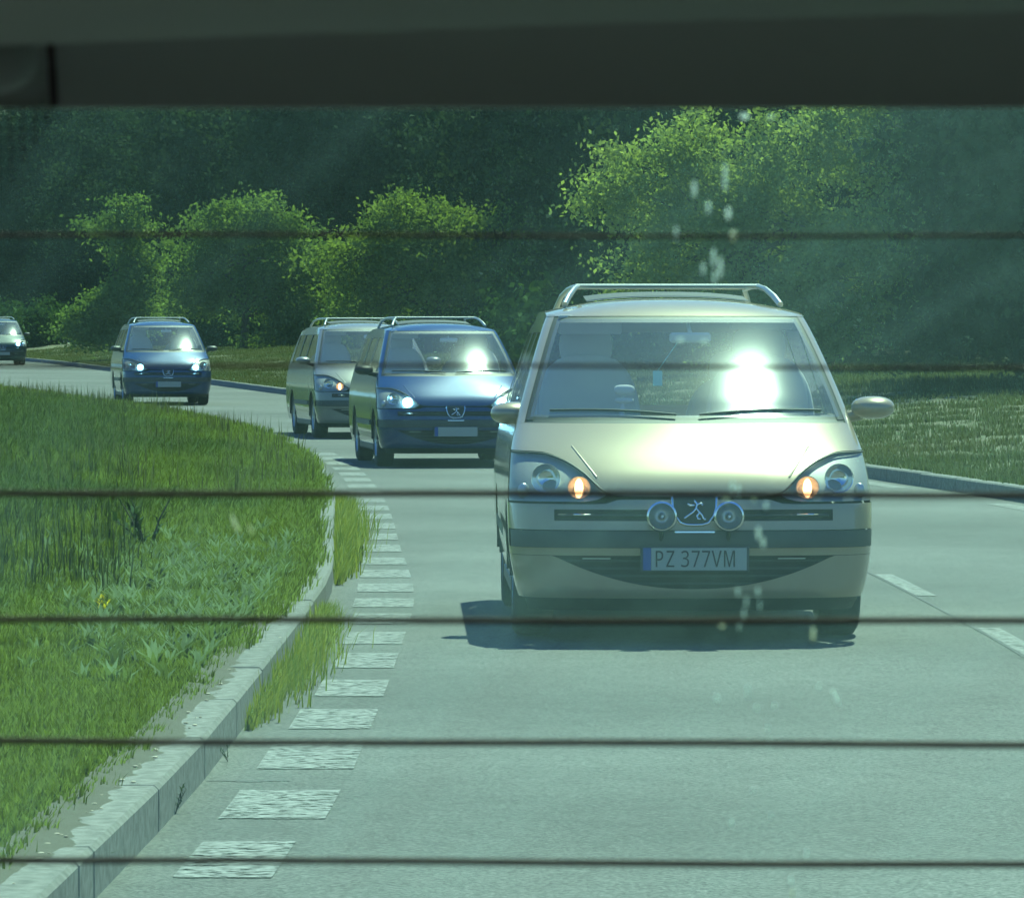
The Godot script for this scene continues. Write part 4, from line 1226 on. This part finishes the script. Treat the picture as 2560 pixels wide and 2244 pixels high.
# ---------------------------------------------------------------- the scene
func _ready() -> void:
	# camera: eye height 1.5 m in a car that looks back along the road (-z)
	var cam := Camera3D.new()
	cam.name = "camera"
	cam.position = Vector3(0, EYE, 0)
	cam.rotation.x = -atan((1122.0 - HORIZON) / FOCAL)
	var lens := CameraAttributesPhysical.new()
	lens.frustum_focal_length = 12.0 * FOCAL / 1122.0
	lens.frustum_focus_distance = 25.0
	lens.frustum_near = 0.05
	lens.frustum_far = 3000.0
	lens.exposure_aperture = 52.0
	cam.attributes = lens
	cam.fov = rad_to_deg(2.0 * atan(1122.0 / FOCAL))
	cam.near = 0.05
	cam.far = 3000.0
	add_child(cam)
	cam.current = true
	# a clear June noon: the sun stands high behind the following cars, a little to the right
	var around := WorldEnvironment.new()
	around.name = "surroundings"
	var e := Environment.new()
	var sky := ProceduralSkyMaterial.new()
	sky.sky_top_color = Color(0.16, 0.30, 0.62)
	sky.sky_horizon_color = Color(0.62, 0.72, 0.84)
	sky.sky_curve = 0.16
	sky.ground_bottom_color = Color(0.12, 0.14, 0.10)
	sky.ground_horizon_color = Color(0.45, 0.52, 0.55)
	sky.sky_energy_multiplier = 1.0
	e.background_mode = Environment.BG_SKY
	e.sky = Sky.new()
	e.sky.sky_material = sky
	e.tonemap_mode = Environment.TONE_MAPPER_LINEAR
	e.tonemap_exposure = 2.4
	e.sdfgi_enabled = true
	e.ssao_enabled = true
	e.ssil_enabled = true
	around.environment = e
	add_child(around)
	var sun := DirectionalLight3D.new()
	sun.name = "sun"
	sun.light_energy = 1.5
	sun.light_color = Color(1.0, 0.965, 0.90)
	sun.light_angular_distance = 0.53
	sun.shadow_enabled = true
	add_child(sun)
	sun.look_at_from_position(Vector3(0.22, 1.0, -0.53) * 50.0, Vector3.ZERO)

	rng.seed = 1
	bumps.seed = 4
	bumps.frequency = 0.35
	make_materials()
	ground()
	own_car()
	cars()
	trees()
	grasses()
	gutter_grass("long yellow green grass tuft in the gutter by the bare kerb stones", 19.3, 27.5, 1500, 0.20, 0.24, 141)
	gutter_grass("dark green grass tuft in the gutter where the kerb bends away", 31.0, 46.0, 1500, 0.24, 0.34, 142)
	weed("weed", "tall dark dock weed with wide leaves in the middle of the island grass", on_island(365, 1385), 0.42, Color(0.03, 0.055, 0.025), 151, 6)
	weed("weed", "forked dark sprig at the foot of the kerb beside the joint", on_ground(437, 2035), 0.10, Color(0.03, 0.05, 0.03), 152, 3)
	weed("weed", "small weed at the foot of the kerb below the forked sprig", on_ground(262, 2205), 0.11, Color(0.03, 0.055, 0.03), 153, 3)
	weed("weed", "small dark weed in the gutter by the cross joint of the paving", on_ground(568, 1905), 0.06, Color(0.025, 0.05, 0.025), 154, 3)
	weed("dandelion", "yellow flowering weed low in the island grass", on_island(232, 1560), 0.16, Color(0.5, 0.42, 0.03), 155, 3)

func on_island(px: float, py: float) -> Vector3:
	var g := on_ground(px, py)
	for k in 6:
		var d := (EYE - land(g.x, -g.z)) * FOCAL / (py - HORIZON)
		g = Vector3((px - MIDDLE) / FOCAL * d, land((px - MIDDLE) / FOCAL * d, d), -d)
	return g

func along(d: float, side: float, off: float, lift: float) -> Vector3:     # a point beside the left (-1) or right (+1) kerb line
	var x := (left_x(d) if side < 0 else right_x(d)) + off
	return Vector3(x, rise(d) + lift, -d)

func ground() -> void:
	structure("ground", grid(2, 2, func(u: float, v: float): return Vector3(lerpf(-1500, 1500, u), -0.25, lerpf(1500, -1500, v)), Vector3.UP, true), M.soil)
	var road := structure("road", grid(24, 240, func(u: float, v: float):
		var d := lerpf(-60.0, 330.0, v)
		return Vector3(lerpf(left_x(d) - 0.02, right_x(d) + 0.02, u), rise(d), -d), Vector3.UP, true), M.asphalt)
	# worn dashes of the edge line
	var centres := [12.7, 14.46, 16.2, 18.1, 19.9, 21.7, 23.6, 25.4, 27.2, 28.9, 30.7, 32.6, 34.5, 36.7, 38.9, 41.2, 43.5, 45.8, 48.1, 50.4, 52.7, 55.0, 57.3, 59.6, 61.9, 64.2, 66.5]
	for k in centres.size():
		var half: float = 0.29 * ((centres[k] - centres[k - 1]) if k > 0 else 1.6)
		var c: float = centres[k]
		var o := part(road, "edge_dash", grid(4, 4, func(u: float, v: float):
			var d := lerpf(c - half, c + half, v)
			var inner := 0.18 + 0.03 * sin(c * 3.0)
			return along(d, -1, lerpf(inner, lerpf(0.44, 0.50, smoothstep(14.0, 17.0, c)), u), 0.004), Vector3.UP, true), M.mark)
	# lane line and the tar seam beside it
	for q in [[23.7, 26.3], [29.7, 32.5], [35.6, 38.2], [41.6, 44.2], [17.7, 20.3], [11.6, 14.2], [47.6, 50.2], [53.6, 56.2], [59.6, 62.2], [65.6, 68.2]]:
		part(road, "lane_dash", grid(2, 6, func(u: float, v: float):
			var d := lerpf(q[0], q[1], v)
			return Vector3(lane_x(d) + lerpf(-0.01, 0.11, u), rise(d) + 0.004, -d), Vector3.UP, true), M.mark)
	part(road, "tar_seam", grid(1, 120, func(u: float, v: float):
		var d := lerpf(8.0, 70.0, v)
		return Vector3(lane_x(d) - 0.028 + 0.016 * u + 0.006 * bumps.get_noise_1d(d * 4.0), rise(d) + 0.003, -d), Vector3.UP), M.seam)
	for q in [[37.0, 47.0], [52.0, 57.5], [61.0, 72.0]]:
		part(road, "edge_line", grid(2, 12, func(u: float, v: float):
			var d := lerpf(q[0], q[1], v)
			return along(d, 1, lerpf(-0.42, -0.20, u), 0.004), Vector3.UP, true), M.mark)
	# a joint that runs across the gutter
	part(road, "gutter_joint", grid(10, 1, func(u: float, v: float): return Vector3(lerpf(left_x(17.05) + 0.01, left_x(17.05) + 0.30, u), 0.0035, -17.05 - 0.02 * v - 0.02 * sin(u * 9.0)), Vector3.UP), M.seam)
	# kerbs, stone by stone
	var kerb := Node3D.new()
	kerb.name = "kerb"
	kerb.set_meta("kind", "structure")
	add_child(kerb)
	rng.seed = 12
	for side in [-1.0, 1.0]:
		var joints := []
		if side < 0:
			joints = [9.6, 11.5, 13.02, 13.4, 15.28, 17.15]
			while joints[-1] < 75.0: joints.append(joints[-1] + 1.85)
		else:
			joints = [36.0]
			while joints[-1] < 76.0: joints.append(joints[-1] + 1.85)
		for k in joints.size() - 1:
			var a := along(joints[k] + 0.004, side, 0, 0)
			var b := along(joints[k + 1] - 0.004, side, 0, 0)
			var dir := (b - a).normalized()
			var out := Vector3.UP.cross(dir).normalized()
			if signf(out.x) != side: out = -out
			var size := Vector3(0.15, 0.30, (b - a).length())
			var tip := rng.randf_range(-0.003, 0.003)
			var s := Shape.new()
			s.box(Transform3D(), size, 0.014)
			part(kerb, "kerb_stone", s.mesh(), M["concrete%d" % (rng.randi() % 3)], Transform3D(Basis(out, Vector3.UP, out.cross(Vector3.UP)), (a + b) / 2.0 + out * 0.075 + Vector3(0, -0.003 + tip, 0)))
		part(kerb, "kerb_run", grid(3, 90, func(u: float, v: float):
			var d := lerpf(joints[-1] + 0.01, 320.0, v)
			var q: Vector2 = [Vector2(0, -0.02), Vector2(0, 0.142), Vector2(0.15, 0.142), Vector2(0.16, 0.0)][roundi(u * 3)]
			return along(d, side, side * q.x, q.y), Vector3(-side, 1, 0)), M.concrete1)
		part(kerb, "kerb_run", grid(3, 30, func(u: float, v: float):
			var d := lerpf(-60.0, joints[0] - 0.01, v)
			var q: Vector2 = [Vector2(0, -0.02), Vector2(0, 0.142), Vector2(0.15, 0.142), Vector2(0.16, 0.0)][roundi(u * 3)]
			return along(d, side, side * q.x, q.y), Vector3(-side, 1, 0)), M.concrete1)
	# the island on one side, the verge and its bank on the other
	structure("island_ground", grid(60, 400, func(u: float, v: float):
		var d := -60.0 + 390.0 * v
		var x := left_x(d) - 0.14 - 60.0 * pow(u, 2.6)
		return Vector3(x, land(x - 1e-4, d), -d), Vector3.UP, true), M.soil)
	structure("verge_ground", grid(60, 300, func(u: float, v: float):
		var d := -60.0 + 390.0 * v
		var x := right_x(d) + 0.14 + 150.0 * pow(u, 2.4)
		return Vector3(x, land(x + 1e-4, d), -d), Vector3.UP, true), M.soil)
	# soil that has crept over the back of the kerb stones
	var crumbs := structure("soil_strip", grid(6, 420, func(u: float, v: float):
		var d := lerpf(11.0, 34.0, v)
		var creep := 0.035 + 0.10 * maxf(0.0, 0.25 + bumps.get_noise_2d(d * 3.1, 7.0) + 0.6 * bumps.get_noise_2d(d * 11.0, 19.0))
		var x := lerpf(-0.24, -0.15 + creep, u)
		return along(d, -1, x, 0.1475 + 0.012 * (1.0 - u) * (1.0 + bumps.get_noise_2d(x * 90.0, d * 30.0)) - 0.006 * u * u), Vector3.UP, true), M.crumbs)
	# the wooded rise that closes the view
	structure("hill", grid(80, 12, func(u: float, v: float):
		var d := lerpf(20.0, 420.0, u)
		var x := right_x(minf(d, 330.0)) + 48.0 + 60.0 * v - maxf(0.0, d - 300.0) * 1.2
		return Vector3(x, rise(d) + 0.8 + 26.0 * smoothstep(0.0, 1.0, v) + bumps.get_noise_2d(x * 0.2, d * 0.2) * 2.0, -d), Vector3(-1, 1, 0), true), M.soil)

func lane_x(d: float) -> float:
	return lerpf(left_x(d), right_x(d), 0.5) if d > 60.0 else crv([Vector2(8, 2.5), Vector2(24, 2.49), Vector2(32.5, 2.385), Vector2(45, 1.75), Vector2(60, 0.40)], d)

func cars() -> void:
	var put := func(x: float, d: float, yaw: float) -> Transform3D: return Transform3D(Basis(Vector3.UP, deg_to_rad(yaw)), Vector3(x, rise(d + 1.0) - 0.002, -d))
	minivan("gold minivan with two round driving lamps and number plate PZ 377VM", "gold", put.call(0.914, 24.8, 1.2), {"bulb": "bulb", "mirror": "gold", "plate": "PZ 377VM", "extras": true, "folded": true})
	minivan("blue minivan with black mirrors directly behind the gold minivan", "blue", put.call(-0.68, 60.0, 6.5), {"bulb": "cool_bulb", "mirror": "black"})
	minivan("grey minivan half hidden behind the blue minivan", "silver", put.call(-2.02, 75.0, 8.5), {"bulb": "bulb", "mirror": "silver"})
	minivan("blue minivan driving alone with clear road in front and behind", "teal_blue", put.call(-7.14, 103.0, 8.0), {"bulb": "cool_bulb", "mirror": "black"})
	minivan("dark green minivan farthest back in the line of traffic", "green", put.call(-19.2, 187.0, 10.0), {"bulb": "cool_bulb", "mirror": "black"})
